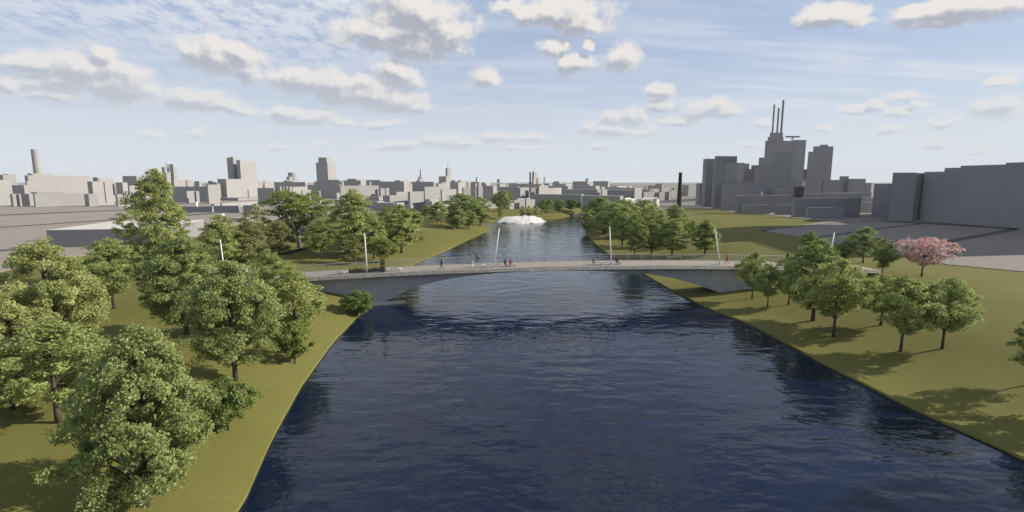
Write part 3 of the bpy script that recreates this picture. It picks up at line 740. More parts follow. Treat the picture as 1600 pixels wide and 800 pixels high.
bld('apartment_block', 'low pale rooftops below the slim mast tower', [('body', 682, 685, 700, 287, 640, 58), ('roof_box', 691, 693, 699, 286, 660, 58)])
bld('office_block', 'dark-fronted block with a pale flank right of the slim mast tower', [('body', 703, 716, 721.5, 284.5, 560, 64), ('roof_box', 705, 711, 713, 281.7, 600, 64)])
bld('apartment_block', 'square greyish block in front of the dark gap in the town centre', [('body', 722, 724, 734.5, 293, 420, 36)], mat=M['wall_grey'])
bld('office_block', 'paired dark and pale slabs behind the square greyish block', [('body', 715, 720, 728, 282, 680, 60), ('slab', 730, 732, 736, 284.5, 600, 60), ('slab', 724, 729, 731, 283, 700, 60)])
bld('office_block', 'deep dark block in the shaded street of the town centre', [('body', 735, 743, 745, 286, 470, 70), ('slab', 733, 747, 752, 284, 620, 64)])
r = bld('church_block', 'pale block with a small spire in the town centre', [('body', 744, 747.5, 754.5, 291, 450, 44), ('tower', 742.5, 744, 746.5, 283.5, 640, 60), ('nave', 746.5, 748, 751, 285, 620, 60)], mat=M['wall_grey'])
add_cyl(r, 'spire', 744.4, 644, 0.9, 20, 276.5, M['dark_metal'], 0.5, 8)
bld('office_block', 'tall dark block left of the dark one with a pale flank', [('body', 752, 760, 761.5, 287.5, 480, 68), ('slab', 750, 758, 766, 285, 640, 60)])
bld('apartment_block', 'dark-fronted block with a pale flank behind the round dense tree', [('body', 760, 770.5, 776.5, 290.5, 430, 58)])
bld('lookout_tower', 'small tower with a wider head on the centre skyline', [('head', 776.5, 780.5, 782, 280, 860, 58, 18.5), ('stem', 777.8, 780.4, 781.4, 285, 861, 58), ('base', 776, 781, 790, 288, 855, 56)], 'tower')
bld('long_block', 'long dark wall above the round dense tree', [('body', 781, 809.5, 812.5, 292, 440, 58)])
bld('apartment_block', 'greyish flat-fronted block right of the long dark wall', [('body', 809, 813, 826.5, 293, 410, 50)])
bld('apartment_block', 'greyish block between the flat-fronted block and the bright stepped one', [('body', 828, 829.5, 839, 293.5, 420, 36), ('dark_wing', 837, 841.5, 842.5, 294.5, 415, 66)], mat=M['wall_grey'])
bld('stepped_block', 'bright pale stepped block in the middle of the town', [('body', 841.5, 842.3, 877.5, 294.5, 400, 52), ('tall_end', 841.8, 842.8, 857, 290, 404, 52)])
r = bld('cathedral', 'cluster of slim pale towers with a pointed top on the skyline', [('nave', 826, 831, 853, 284.5, 1000, 50), ('tall_tower', 831.5, 834.5, 840.2, 268.3, 1000, 50), ('tower', 827, 828.2, 829.8, 268.6, 1000, 50), ('tower', 840, 840.6, 843.7, 277, 1005, 50), ('tower', 849.5, 851, 852.8, 276.2, 1000, 50), ('bay', 831, 834, 838, 277, 985, 50)], mat=M['wall'])
add_cyl(r, 'spire', 836, 1004, 2.2, 44, 262.5, M['wall'], 0.3, 8)
bld('long_block', 'long dark roofline below the cathedral towers', [('body', 808, 846, 850, 287.5, 800, 56), ('wing', 795, 808, 812, 286.3, 860, 56), ('wing', 848, 858, 862, 286.8, 840, 54)])
bld('office_block', 'small dark box building right of the cathedral towers', [('body', 863.5, 874, 878, 284.6, 820, 52), ('roof_box', 866, 873, 876, 283.2, 830, 52), ('low_wing', 874, 884, 893, 287.5, 780, 50)])
bld('warehouse', 'wide dark block behind the bright stepped block', [('body', 877.5, 933, 936, 296, 420, 56), ('wing', 857, 886, 890, 290.5, 560, 56), ('roof_box', 887, 887.6, 892, 291, 520, 46)])
bld('long_warehouse', 'very long dark low building along the far bank', [('body', 829, 909, 913, 304.2, 322, 50), ('stair_head', 908, 908.6, 910, 302.8, 330, 46)])
bld('long_warehouse', 'dark low building running right behind the right-bank trees', [('body', 909.5, 969, 974, 306.3, 300, 48)])
bld('pavilion', 'low white stepped building behind the white mound', [('body', 794, 796, 836, 313.5, 305, 38), ('tall_end', 821.5, 822.3, 829, 309.3, 310, 38), ('roof_slab', 803, 808, 822, 310.5, 318, 46)])
bld('pavilion', 'low white building behind and left of the round dense tree', [('body', 757, 759, 780, 314.5, 305, 42), ('annex', 729, 733, 742, 311, 320, 50)])
bld('office_block', 'dark slab with a round roof stack on the right of the centre skyline', [('body', 895, 918, 927, 283.3, 700, 48), ('wing', 927, 950, 953.5, 283, 690, 48)])
add_cyl([o for o in COL.objects if o.get('label', '').startswith('dark slab with a round roof stack')][0], 'stack', 917.2, 706, 1.9, 20, 278.3)
bld('long_block', 'long dark block below the slab with the round stack', [('body', 896, 931, 937, 290.5, 540, 50), ('roof_box', 939, 940, 945, 292, 560, 44), ('wing', 930, 968, 972, 292.5, 600, 48)])
bld('gable_hall', 'dark hall with two bright panels and a bright gabled end', [('body', 932, 991.5, 1003, 297, 400, 46), ('panel', 933, 933.4, 939, 296, 392, 40), ('panel', 940.6, 941, 949, 296, 388, 40), ('gable', 991, 992, 1002.5, 294, 392, 40), ('roof_ridge', 950, 992, 995, 293.5, 420, 46)])
bld('shed_cluster', 'small white sheds among the right-bank tree tops', [('body', 975, 977, 986, 309.5, 340, 40), ('shed', 983, 985, 994, 311, 330, 40), ('shed', 992, 993.5, 1004, 311.5, 322, 40)], 'shed', M['white'])
bld('frame_hall', 'white portal frame hall behind the right-bank trees', [('wall', 1003, 1003.4, 1011, 311, 306, 40), ('pier', 1026, 1026.3, 1030.3, 311.3, 292, 40), ('roof_beam', 1004, 1005, 1028, 310.8, 300, 30, 10.5)], 'hall', M['white'])
bld('apartment_block', 'first of the small pale blocks right of the gabled hall', [('body', 1003.5, 1006, 1023.5, 300, 420, 40)])
bld('apartment_block', 'small pale block with a tall box behind, left of the dark chimney', [('body', 1018.5, 1020, 1027.5, 296, 470, 40), ('low_wing', 1023.5, 1027.5, 1030, 300.5, 430, 50)])
bld('apartment_block', 'pale square block directly left of the dark chimney foot', [('body', 1029, 1030, 1039, 300.3, 430, 36), ('dark_wing', 1038, 1046, 1047.5, 299.8, 440, 58)])
bld('office_block', 'dark flat box highest among the small blocks left of the chimney', [('body', 1024, 1034.5, 1036, 287, 640, 46), ('wing', 1012, 1024, 1025, 289.8, 700, 46), ('wing', 1007, 1010, 1018, 291.5, 760, 40)])
bld('long_block', 'pale flat rooftops along the horizon left of the dark chimney', [('body', 1032, 1034, 1054, 293, 620, 36), ('box', 1046, 1048, 1057, 297, 500, 36), ('dark_box', 1049, 1054, 1055, 293.8, 600, 46), ('box', 1013, 1016, 1030, 295, 580, 36)])
bld('long_block', 'pale flat rooftops on the far horizon right of the gabled hall', [('body', 958, 964, 985, 290.8, 900, 42), ('box', 980, 983, 988, 291, 860, 42), ('box', 1003, 1014, 1018, 296, 620, 46)])
bld('office_block', 'pale square block with a dark left wall, right of the dark chimney', [('body', 1066, 1076, 1091.5, 289, 560, 33), ('low_wing', 1060, 1066, 1078, 297, 580, 36)])
bld('long_block', 'low row on the horizon between the pale square block and the power station', [('body', 1089, 1097, 1106, 297, 480, 20), ('step', 1097, 1098, 1108, 286.5, 520, 16), ('row', 1084, 1086, 1104, 291.5, 900, 24)])
# dark round chimney
bx = march(1060.5, 331, ground_z)
zt = z_at(1061, 269.5, bx.y)
r = thing('brick_chimney', 'tall dark tapering chimney rising behind the right-bank trees', 'chimney', (bx.x, bx.y, bx.z))
bm = bmesh.new(); add_tube(bm, [(0, 0, -1), (0, 0, zt - bx.z - 0.8)], [1.35, 0.86], 24); to_obj('stack', bm, M['dark_brick'], r)
bm = bmesh.new(); add_tube(bm, [(0, 0, zt - bx.z - 0.79), (0, 0, zt - bx.z)], [0.93, 0.93], 24); to_obj('rim', bm, M['dark_brick'], r)

# ---- power station group on the right
G = M['wall_grey']
bld('silo_block', 'group of tall joined grey shafts at the left of the power station', [('body', 1099, 1104.5, 1119, 248, 330, 10), ('tall_shaft', 1117, 1119.5, 1152, 243.8, 335, 11), ('shaft', 1115, 1119, 1135.5, 251, 292, 8), ('shaft', 1134, 1138.5, 1152, 254.5, 305, 10), ('shaft', 1148, 1151, 1163, 254.3, 312, 12), ('shaft', 1160, 1162.5, 1171, 255.5, 322, 12), ('low_link', 1168, 1170, 1182, 264, 345, 12), ('step', 1088, 1094, 1105, 286.5, 345, 10)], mat=G)
bld('boiler_house', 'grey mass between the joined shafts and the main power station tower', [('body', 1128, 1132, 1166, 290, 283, 10), ('roof_slab', 1130, 1133, 1166, 285.5, 300, 10), ('block', 1158, 1166, 1212, 283.5, 300, 8)], mat=G)
r = bld('power_station', 'tallest grey stepped tower with three thin chimneys', [('main_tower', 1196, 1199, 1255.5, 219.5, 330, 11), ('shoulder', 1186, 1191.5, 1206, 246, 325, 12), ('low_shoulder', 1174, 1180, 1200, 258, 322, 12), ('step', 1200, 1202.5, 1224.5, 213.8, 334, 12), ('block', 1203, 1206, 1223.6, 207, 336, 12), ('slab', 1240, 1244, 1260, 218.5, 336, 11), ('bay', 1209, 1213, 1238, 238.5, 312, 8), ('low_bay', 1205, 1212, 1231, 296, 296, 8)], mat=G)
for cx, tp, rr, yy in ((1210, 163.3, .55, 340), (1217, 168.3, .6, 342), (1224.3, 156.3, .70, 341)):
    add_cyl(r, 'chimney', cx, yy, rr, 46, tp, G, rr * .9, 14)
f, z1 = footprint(1227, 1229, 1250, 212.3, 345, 6)
bm = bmesh.new(); add_prism(bm, [(p[0] - r.location.x, p[1] - r.location.y) for p in f], z1 - GZ - 0.9, z1 - GZ); to_obj('roof_canopy', bm, G, r)
f, z1 = footprint(1237, 1238, 1240, 214.2, 352, 6)
bm = bmesh.new(); add_prism(bm, [(p[0] - r.location.x, p[1] - r.location.y) for p in f], 40, z1 - GZ); to_obj('canopy_post', bm, M['white'], r)
bld('office_tower', 'separate grey tower with a stepped top right of the power station', [('body', 1271, 1276, 1302.5, 228.5, 345, 10), ('step', 1263, 1265.5, 1280, 237, 343, 10), ('roof_box', 1281, 1283, 1294, 226, 350, 10), ('low_link', 1252, 1256, 1268, 264.5, 360, 10)], 'tower', G)
r = bld('link_building', 'grey block raised on dark round columns beside the main tower', [('body', 1254, 1257, 1285, 278.5, 318, 10), ('bridge_link', 1240, 1243, 1260, 281, 316, 10, 16.5), ('white_hood', 1253, 1253.5, 1258.5, 284.5, 300, 20, 17.2)], mat=G)
for k in range(4): add_cyl(r, 'column', 1243.5 + k * 4.0, 301, 0.75, 3.5, 291.5, M['dark_metal'], seg=12)
bld('long_block', 'long grey range behind the low halls right of the columns', [('body', 1283, 1287, 1325, 281, 345, 10), ('roof_tower', 1312, 1314, 1326.5, 275.3, 350, 10), ('wing', 1324, 1326.8, 1353, 279.3, 345, 10), ('step', 1350, 1353.5, 1362, 286, 350, 10)], mat=G)
bld('low_hall', 'low flat halls with pale roof edges behind the widest front hall', [('body', 1255, 1262, 1344, 302.5, 292, 8), ('hall', 1290, 1297, 1362, 300.5, 320, 8)], 'hall', G)
bld('low_hall', 'low grey hall before the boiler house with two entrance blocks', [('body', 1149, 1154, 1237, 305.3, 262, 8), ('entrance_block', 1160, 1163.5, 1203.5, 320.5, 250, 8), ('entrance', 1211, 1214.5, 1243, 320.5, 246, 8), ('roof_cube', 1188.5, 1189, 1193, 299.5, 285, 20), ('corner_pier', 1150, 1153.5, 1163, 306, 258, 8)], 'hall', G)
bld('low_hall', 'widest low grey hall in front of the power station with a thin canopy slab', [('body', 1238, 1243, 1346, 309.5, 231, 6), ('canopy', 1259, 1263, 1319, 324.3, 224, 6)], 'hall', G)
bld('low_hall', 'small brownish hall between the widest low hall and the big right block', [('body', 1340, 1344, 1366, 316, 262, 10), ('storey', 1346, 1349, 1370, 309, 290, 10)], 'hall')
# ---- the big right-hand block: one long wall facing the plaza
def wall_block(name, label, segs, depth=26):
    """segs: (part, near column, near row, far column, far row, top row at near end)"""
    root = None
    for nm, xa, ya, xb, yb, top in segs:
        A, B = un(xa, ya, GZ), un(xb, yb, GZ)
        zt = z_at(xb, top, B.y)
        n = Vector((A.x * 1.06, A.y, 0)).normalized()
        if root is None: root = thing(name, label, 'building', A)
        pts = [A, B, B + n * depth, A + n * depth]
        bm = bmesh.new(); add_prism(bm, [(p.x - root.location.x, p.y - root.location.y) for p in pts], -0.6, zt - GZ)
        to_obj(nm, bm, G, root)
    return root
wall_block('apartment_block', 'grey block just left of the long stepped building on the right', [('body', 1400, 341, 1361, 339, 287)])
LA, LB_ = un(1436, 344.6, GZ), un(1700, 366, GZ)
def on_front(px):
    """row at which the long front's foot line crosses the given column"""
    k = (px - 800) / FPX; c0 = -(GZ - CAM_H) * sP; d = LB_ - LA
    t = (k * (LA.y * cP + c0) - LA.x) / (d.x - k * d.y * cP); q = LA + d * t
    yc = depth_of(q.y, GZ); return 400 - FPX * (q.y * sP + (GZ - CAM_H) * cP) / yc
f_ = lambda nm, b2, a, top: (nm, b2, on_front(b2), a, on_front(a), top)
wall_block('long_apartment_block', 'long grey stepped building filling the right side behind the plaza',
           [('block', 1425, 344.9, 1387.5, 344.0, 269.8), f_('section', 1466, 1436, 268.6), f_('section', 1490, 1466.1, 262.5), f_('section', 1558, 1490.1, 259.0), f_('section', 1700, 1558.1, 254.3), ('recess', 1440, 344.1, 1423, 344.2, 270.5)])
# unseen tower added beyond the right-hand edge to cast the plaza's shadow
bm = bmesh.new(); add_box(bm, -14, 14, -30, 44, -1, 72)
tag(to_obj('office_tower', bm, G, None, (224, 161, GZ)), 'tall unseen grey tower outside the frame, added to shade the plaza', 'tower')

# ------------------------------------------------------------------ people
def person(label, loc, rz, pose, top, legs, hair, group=None, scale=1.0):
    """one continuous skinned body, facing +X; hair is a child"""
    J = {'pelvis': (0, 0, .95), 'waist': (0, 0, 1.10), 'chest': (.01, 0, 1.30), 'neck0': (0, 0, 1.46), 'neck': (.01, 0, 1.53), 'head': (.03, 0, 1.63), 'crown': (.02, 0, 1.72),
         'nose': (.125, 0, 1.615)}
    for s, n in ((1, 'l'), (-1, 'r')):
        J['hip' + n] = (0, .10 * s, .90); J['sho' + n] = (0, .19 * s, 1.42)
        if pose == 'walk':
            f = .26 * s
            J['kne' + n] = (f * .6 + .04, .10 * s, .50); J['ank' + n] = (f * 1.15 - .02, .10 * s, .085 + (.05 if s < 0 else 0)); J['toe' + n] = (f * 1.15 + .15, .11 * s, .035 + (.0 if s > 0 else .0))
            J['elb' + n] = (-f * .45, .25 * s, 1.14); J['wri' + n] = (-f * .7 + .10, .26 * s, .92); J['hand' + n] = (-f * .75 + .15, .26 * s, .82)
        elif pose == 'sit':
            J['kne' + n] = (.44, .11 * s, .92); J['ank' + n] = (.47, .11 * s, .53); J['toe' + n] = (.63, .12 * s, .485)
            J['elb' + n] = (.10, .25 * s, 1.16); J['wri' + n] = (.32, .17 * s, 1.06); J['hand' + n] = (.41, .14 * s, 1.04)
        elif pose == 'cycle':
            J['kne' + n] = (.36, .10 * s, .72 + .12 * s); J['ank' + n] = (.16 + .06 * s, .11 * s, .36 + .15 * s); J['toe' + n] = (.31 + .06 * s, .12 * s, .31 + .15 * s)
            J['elb' + n] = (.42, .24 * s, 1.18); J['wri' + n] = (.62, .22 * s, 1.07); J['hand' + n] = (.70, .22 * s, 1.05)
        else:
            J['kne' + n] = (.02, .10 * s, .50); J['ank' + n] = (-.01, .10 * s, .085); J['toe' + n] = (.16, .12 * s, .035)
            J['elb' + n] = (.02, .25 * s, 1.14); J['wri' + n] = (.12, .24 * s, .90); J['hand' + n] = (.15, .23 * s, .81)
    if pose == 'cycle':
        for k, dx in (('waist', .08), ('chest', .22), ('neck0', .30), ('neck', .34), ('head', .40), ('crown', .40), ('nose', .50), ('shol', .27), ('shor', .27)):
            J[k] = (J[k][0] + dx, J[k][1], J[k][2] - dx * .25)
    Rr = {'pelvis': (.15, .12), 'waist': (.14, .105), 'chest': (.16, .115), 'neck0': (.085, .07), 'neck': (.058, .058), 'head': (.088, .10), 'crown': (.07, .07), 'nose': (.02, .02)}
    for n in 'lr':
        Rr.update({'hip' + n: (.095, .095), 'kne' + n: (.062, .062), 'ank' + n: (.045, .045), 'toe' + n: (.04, .035), 'sho' + n: (.062, .062), 'elb' + n: (.045, .045), 'wri' + n: (.032, .032), 'hand' + n: (.042, .022)})
    E = [('pelvis', 'waist', 0), ('waist', 'chest', 0), ('chest', 'neck0', 0), ('neck0', 'neck', 2), ('neck', 'head', 2), ('head', 'crown', 2), ('head', 'nose', 2)]
    for n in 'lr':
        E += [('pelvis', 'hip' + n, 1), ('hip' + n, 'kne' + n, 1), ('kne' + n, 'ank' + n, 1), ('ank' + n, 'toe' + n, 3), ('neck0', 'sho' + n, 0), ('sho' + n, 'elb' + n, 0), ('elb' + n, 'wri' + n, 0), ('wri' + n, 'hand' + n, 2)]
    names = list(J)
    bm = bmesh.new(); sk = bm.verts.layers.skin.verify()
    V = {}
    for k in names:
        v = bm.verts.new(J[k]); v[sk].radius = Rr[k]; v[sk].use_root = (k == 'pelvis'); V[k] = v
    for a, b2, _ in E: bm.edges.new((V[a], V[b2]))
    me = bpy.data.meshes.new('skeleton'); bm.to_mesh(me); bm.free()
    tmp = bpy.data.objects.new('skeleton', me); COL.objects.link(tmp)
    tmp.modifiers.new('skin', 'SKIN'); ss = tmp.modifiers.new('sub', 'SUBSURF'); ss.levels = ss.render_levels = 1
    dg = bpy.context.evaluated_depsgraph_get(); dg.update()
    out = bpy.data.meshes.new_from_object(tmp.evaluated_get(dg))
    bpy.data.objects.remove(tmp); bpy.data.meshes.remove(me)
    bm = bmesh.new(); bm.from_mesh(out)
    segs = [(Vector(J[a]), Vector(J[b2]), mi) for a, b2, mi in E]
    for f in bm.faces:
        c = f.calc_center_median(); bd = 9
        for a, b2, mi in segs:
            ab = b2 - a; t = max(0, min(1, (c - a).dot(ab) / ab.length_squared)); d = (a + ab * t - c).length
            if d < bd: bd, f.material_index = d, mi
        f.smooth = True
    # five separate fingers on each hand
    for n, s in (('l', 1), ('r', -1)):
        h, w = Vector(J['hand' + n]), Vector(J['wri' + n]); d = (h - w).normalized()
        side = d.cross(Vector((0, s, 0)))
        side = side.normalized() if side.length > .1 else Vector((1, 0, 0)); inn = Vector((0, -s, 0))
        before = len(bm.faces)
        for k, L in enumerate((.075, .085, .080, .062)):
            b0 = h + side * (-.033 + .022 * k)
            add_tube(bm, [b0 - d * .01, b0 + d * L * .55, b0 + d * L * .92 + inn * L * .35], [.0095, .009, .007], 6)
        th = h - d * .04 - side * .036
        add_tube(bm, [th, th - side * .03 + d * .03, th - side * .03 + d * .06 + inn * .015], [.011, .010, .008], 6)
        bm.faces.ensure_lookup_table()
        for f in bm.faces[before:]: f.material_index = 2; f.smooth = True
    dz = -.485 if pose == 'sit' else 0
    bmesh.ops.translate(bm, verts=bm.verts, vec=(0, 0, dz))
    bm.to_mesh(out); bm.free()
    out.materials.clear()
    for mm in (top, legs, M['skin'], M['black']): out.materials.append(mm)
    r = thing('person', label, 'person', loc, rz, group); r.scale = (scale,) * 3
    o = bpy.data.objects.new('body', out); COL.objects.link(o); o.parent = r
    bm = bmesh.new(); hc = Vector(J['head']) + Vector((-.022, 0, .045 + dz))
    bmesh.ops.create_uvsphere(bm, u_segments=14, v_segments=9, radius=.118)
    bmesh.ops.translate(bm, verts=bm.verts, vec=hc)
    bmesh.ops.delete(bm, geom=[v for v in bm.verts if v.co.x > hc.x + .05 and v.co.z < hc.z + .045 or v.co.z < hc.z - .085], context='VERTS')
    to_obj('hair', bm, hair, r, smooth_shade=True)
    return r
DA = math.atan(B_M)
person('person in dark top walking on the bridge left of mid-river', deck_hit(690, 421), DA + R(180), 'walk', M['cl_black'], M['cl_grey'], M['hair'])
person('person in red top walking on the bridge right of the fifth mast', deck_hit(1135.5, 412.8), DA + R(150), 'walk', M['cl_red'], M['cl_grey'], M['hair'])
BS = BENCHPOS
def seated(px, i, face, *a):
    p = deck_hit(px, BENCH[i][1] - 0.25)
    person(a[0], Vector((p.x, BS[i].y + B_M * (p.x - BS[i].x) - 0.06, p.z - 0.0)), DA + face, 'sit', *a[1:])
seated(738.5, 3, R(-110), 'person in white top and dark trousers seated on the bench left of mid-river', M['cl_white'], M['cl_black'], M['hair_brown'])
seated(789, 6, R(-70), 'person in dark blue seated on the bench right of the mid-river mast', M['cl_blue'], M['cl_black'], M['hair'])
seated(797.5, 6, R(-95), 'person in red seated beside the one in dark blue at mid bridge', M['cl_red'], M['cl_tan'], M['hair'])
seated(927, 7, R(-100), 'person in grey seated left of the upright mast', M['cl_grey'], M['cl_dark'], M['hair_brown'])
seated(963.5, 9, R(-90), 'person in dark clothes seated right of the upright mast', M['cl_dark'], M['cl_black'], M['hair_brown'])
person('person standing at the railing by the right bridge end', deck_hit(1230, 409.5), DA + R(90), 'stand', M['cl_black'], M['cl_dark'], M['hair'])
person('person standing at the far railing above the small round tree', deck_hit(1166, 409.0), DA + R(120), 'stand', M['cl_tan'], M['cl_dark'], M['hair'])
person('person in white standing on the left lawn behind the bridge railing', march(557.5, 409, ground_z), R(200), 'stand', M['cl_white'], M['cl_blue'], M['hair'])
# cyclist on the far side of the deck
cp = deck_hit(748, 411.3)
cyc = person('cyclist in dark clothes riding along the far side of the bridge', cp, DA + R(180), 'cycle', M['cl_dark'], M['cl_tan'], M['hair_brown'])
bk = thing('bicycle', 'bicycle ridden by the cyclist in dark clothes', 'bicycle', cp, DA + R(180))
for wx in (-0.42, 0.62):
    bm = bmesh.new(); ring = [(wx + .33 * math.cos(a * math.tau / 24), 0, .345 + .33 * math.sin(a * math.tau / 24)) for a in range(25)]
    add_tube(bm, ring, .018, 6, False); w = to_obj('wheel', bm, M['black'], bk)
    bm = bmesh.new()
    for a in range(10): add_tube(bm, [(wx, 0, .345), (wx + .31 * math.cos(a * math.tau / 10), 0, .345 + .31 * math.sin(a * math.tau / 10))], .004, 4)
    to_obj('spokes', bm, M['steel'], w)
bm = bmesh.new()
for a, b2 in (((-.42, 0, .345), (.06, 0, .32)), ((.06, 0, .32), (-.08, 0, .80)), ((-.42, 0, .345), (-.06, 0, .74)), ((-.06, 0, .74), (.50, 0, .80)), ((.06, 0, .32), (.52, 0, .72)), ((.62, 0, .345), (.48, 0, .95))):
    add_tube(bm, [a, b2], .018, 8)
to_obj('frame', bm, M['dark_metal'], bk)
bm = bmesh.new(); add_tube(bm, [(.70, -.24, 1.00), (.56, -.12, .99), (.48, 0, .96), (.56, .12, .99), (.70, .24, 1.00)], .014, 6); to_obj('handlebar', bm, M['black'], bk)
bm = bmesh.new(); add_tube(bm, [(-.22, 0, .84), (-.08, 0, .84), (.08, 0, .83)], [.07, .055, .02], 8); to_obj('saddle', bm, M['black'], bk)

# ------------------------------------------------------------------ trees
def prof_round(t):  return math.sin(math.pi * min(1, max(0, t * 0.92 + 0.06))) ** 0.62
def prof_oval(t):   return (math.sin(math.pi * min(1, t ** 0.80 * 0.95 + 0.05)) ** 0.75)
def prof_cone(t):   return max(0.05, (1 - t) ** 0.62) * min(1, 0.45 + t * 3.2)
def prof_tall(t):  return interp([(0, .55), (.12, .86), (.35, 1.0), (.55, .92), (.78, .62), (.92, .36), (1, .12)], t)
def prof_flat(t):   return min(1, 0.35 + t * 1.3) * (1 - max(0, t - 0.75) * 2.2)
def prof_vase(t):   return min(1, 0.30 + t * 1.25) * math.sqrt(max(0.04, 1 - max(0, (t - 0.55) / 0.47) ** 2))
KIND = {  # height, width, crown base, profile, twigs, leaves per twig, twig size, leaf size, flatness, leaf material, bark, trunk radius, inner share
 'maple':   (10.0, 9.4, 0.10, prof_oval, 215, 250, 0.74, 0.170, 0.55, 'leaf', 'bark', 0.20, 0.35),
 'maple2':  (9.0, 7.6, 0.14, prof_round, 175, 235, 0.70, 0.165, 0.55, 'leaf', 'bark', 0.18, 0.35),
 'lime':    (9.5, 6.2, 0.16, prof_oval, 130, 130, 0.68, 0.205, 0.50, 'leaf_mid', 'bark', 0.16, 0.35),
 'lime2':   (9.5, 6.4, 0.20, prof_round, 125, 130, 0.70, 0.205, 0.45, 'leaf_mid', 'bark', 0.16, 0.35),
 'layered': (17.0, 11.5, 0.17, prof_tall, 340, 115, 0.92, 0.27, 0.42, 'leaf_mid', 'bark_pale', 0.20, 0.40),
 'cone':    (10.5, 7.2, 0.10, prof_tall, 145, 95, 0.80, 0.26, 0.40, 'leaf_mid', 'bark', 0.17, 0.35),
 'round':   (7.0, 6.4, 0.28, prof_round, 115, 120, 0.60, 0.185, 0.62, 'leaf_mid', 'bark', 0.13, 0.35),
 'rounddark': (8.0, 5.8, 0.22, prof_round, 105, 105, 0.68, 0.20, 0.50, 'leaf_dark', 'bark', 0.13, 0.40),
 'globe':   (11.0, 10.5, 0.16, prof_round, 150, 100, 1.05, 0.32, 0.50, 'leaf_mid', 'bark', 0.22, 0.35),
 'cedar':   (13.0, 15.0, 0.44, prof_flat, 115, 150, 1.55, 0.32, 0.24, 'leaf_dark', 'bark_blue', 0.42, 0.45),
 'column':  (8.0, 4.4, 0.12, prof_oval, 90, 110, 0.66, 0.25, 0.55, 'leaf_mid', 'bark', 0.12, 0.35),
 'sparse':  (10.0, 5.6, 0.22, prof_oval, 70, 60, 0.60, 0.24, 0.55, 'leaf', 'bark_pale', 0.07, 0.45),
 'dull':    (9.0, 6.0, 0.10, prof_oval, 110, 80, 0.72, 0.26, 0.40, 'leaf_brown', 'bark', 0.12, 0.40),
 'shrub':   (2.6, 3.2, 0.12, prof_round, 80, 130, 0.34, 0.12, 0.65, 'leaf_dark', 'bark', 0.06, 0.35),
 'sapling': (4.0, 2.2, 0.22, prof_oval, 34, 60, 0.42, 0.20, 0.60, 'leaf_mid', 'bark', 0.05, 0.40),
 'blossom': (6.0, 8.0, 0.30, prof_vase, 210, 34, 0.42, 0.21, 0.70, 'blossom', 'bark', 0.12, 0.30),
}
PROTO, DIM = {}, {}
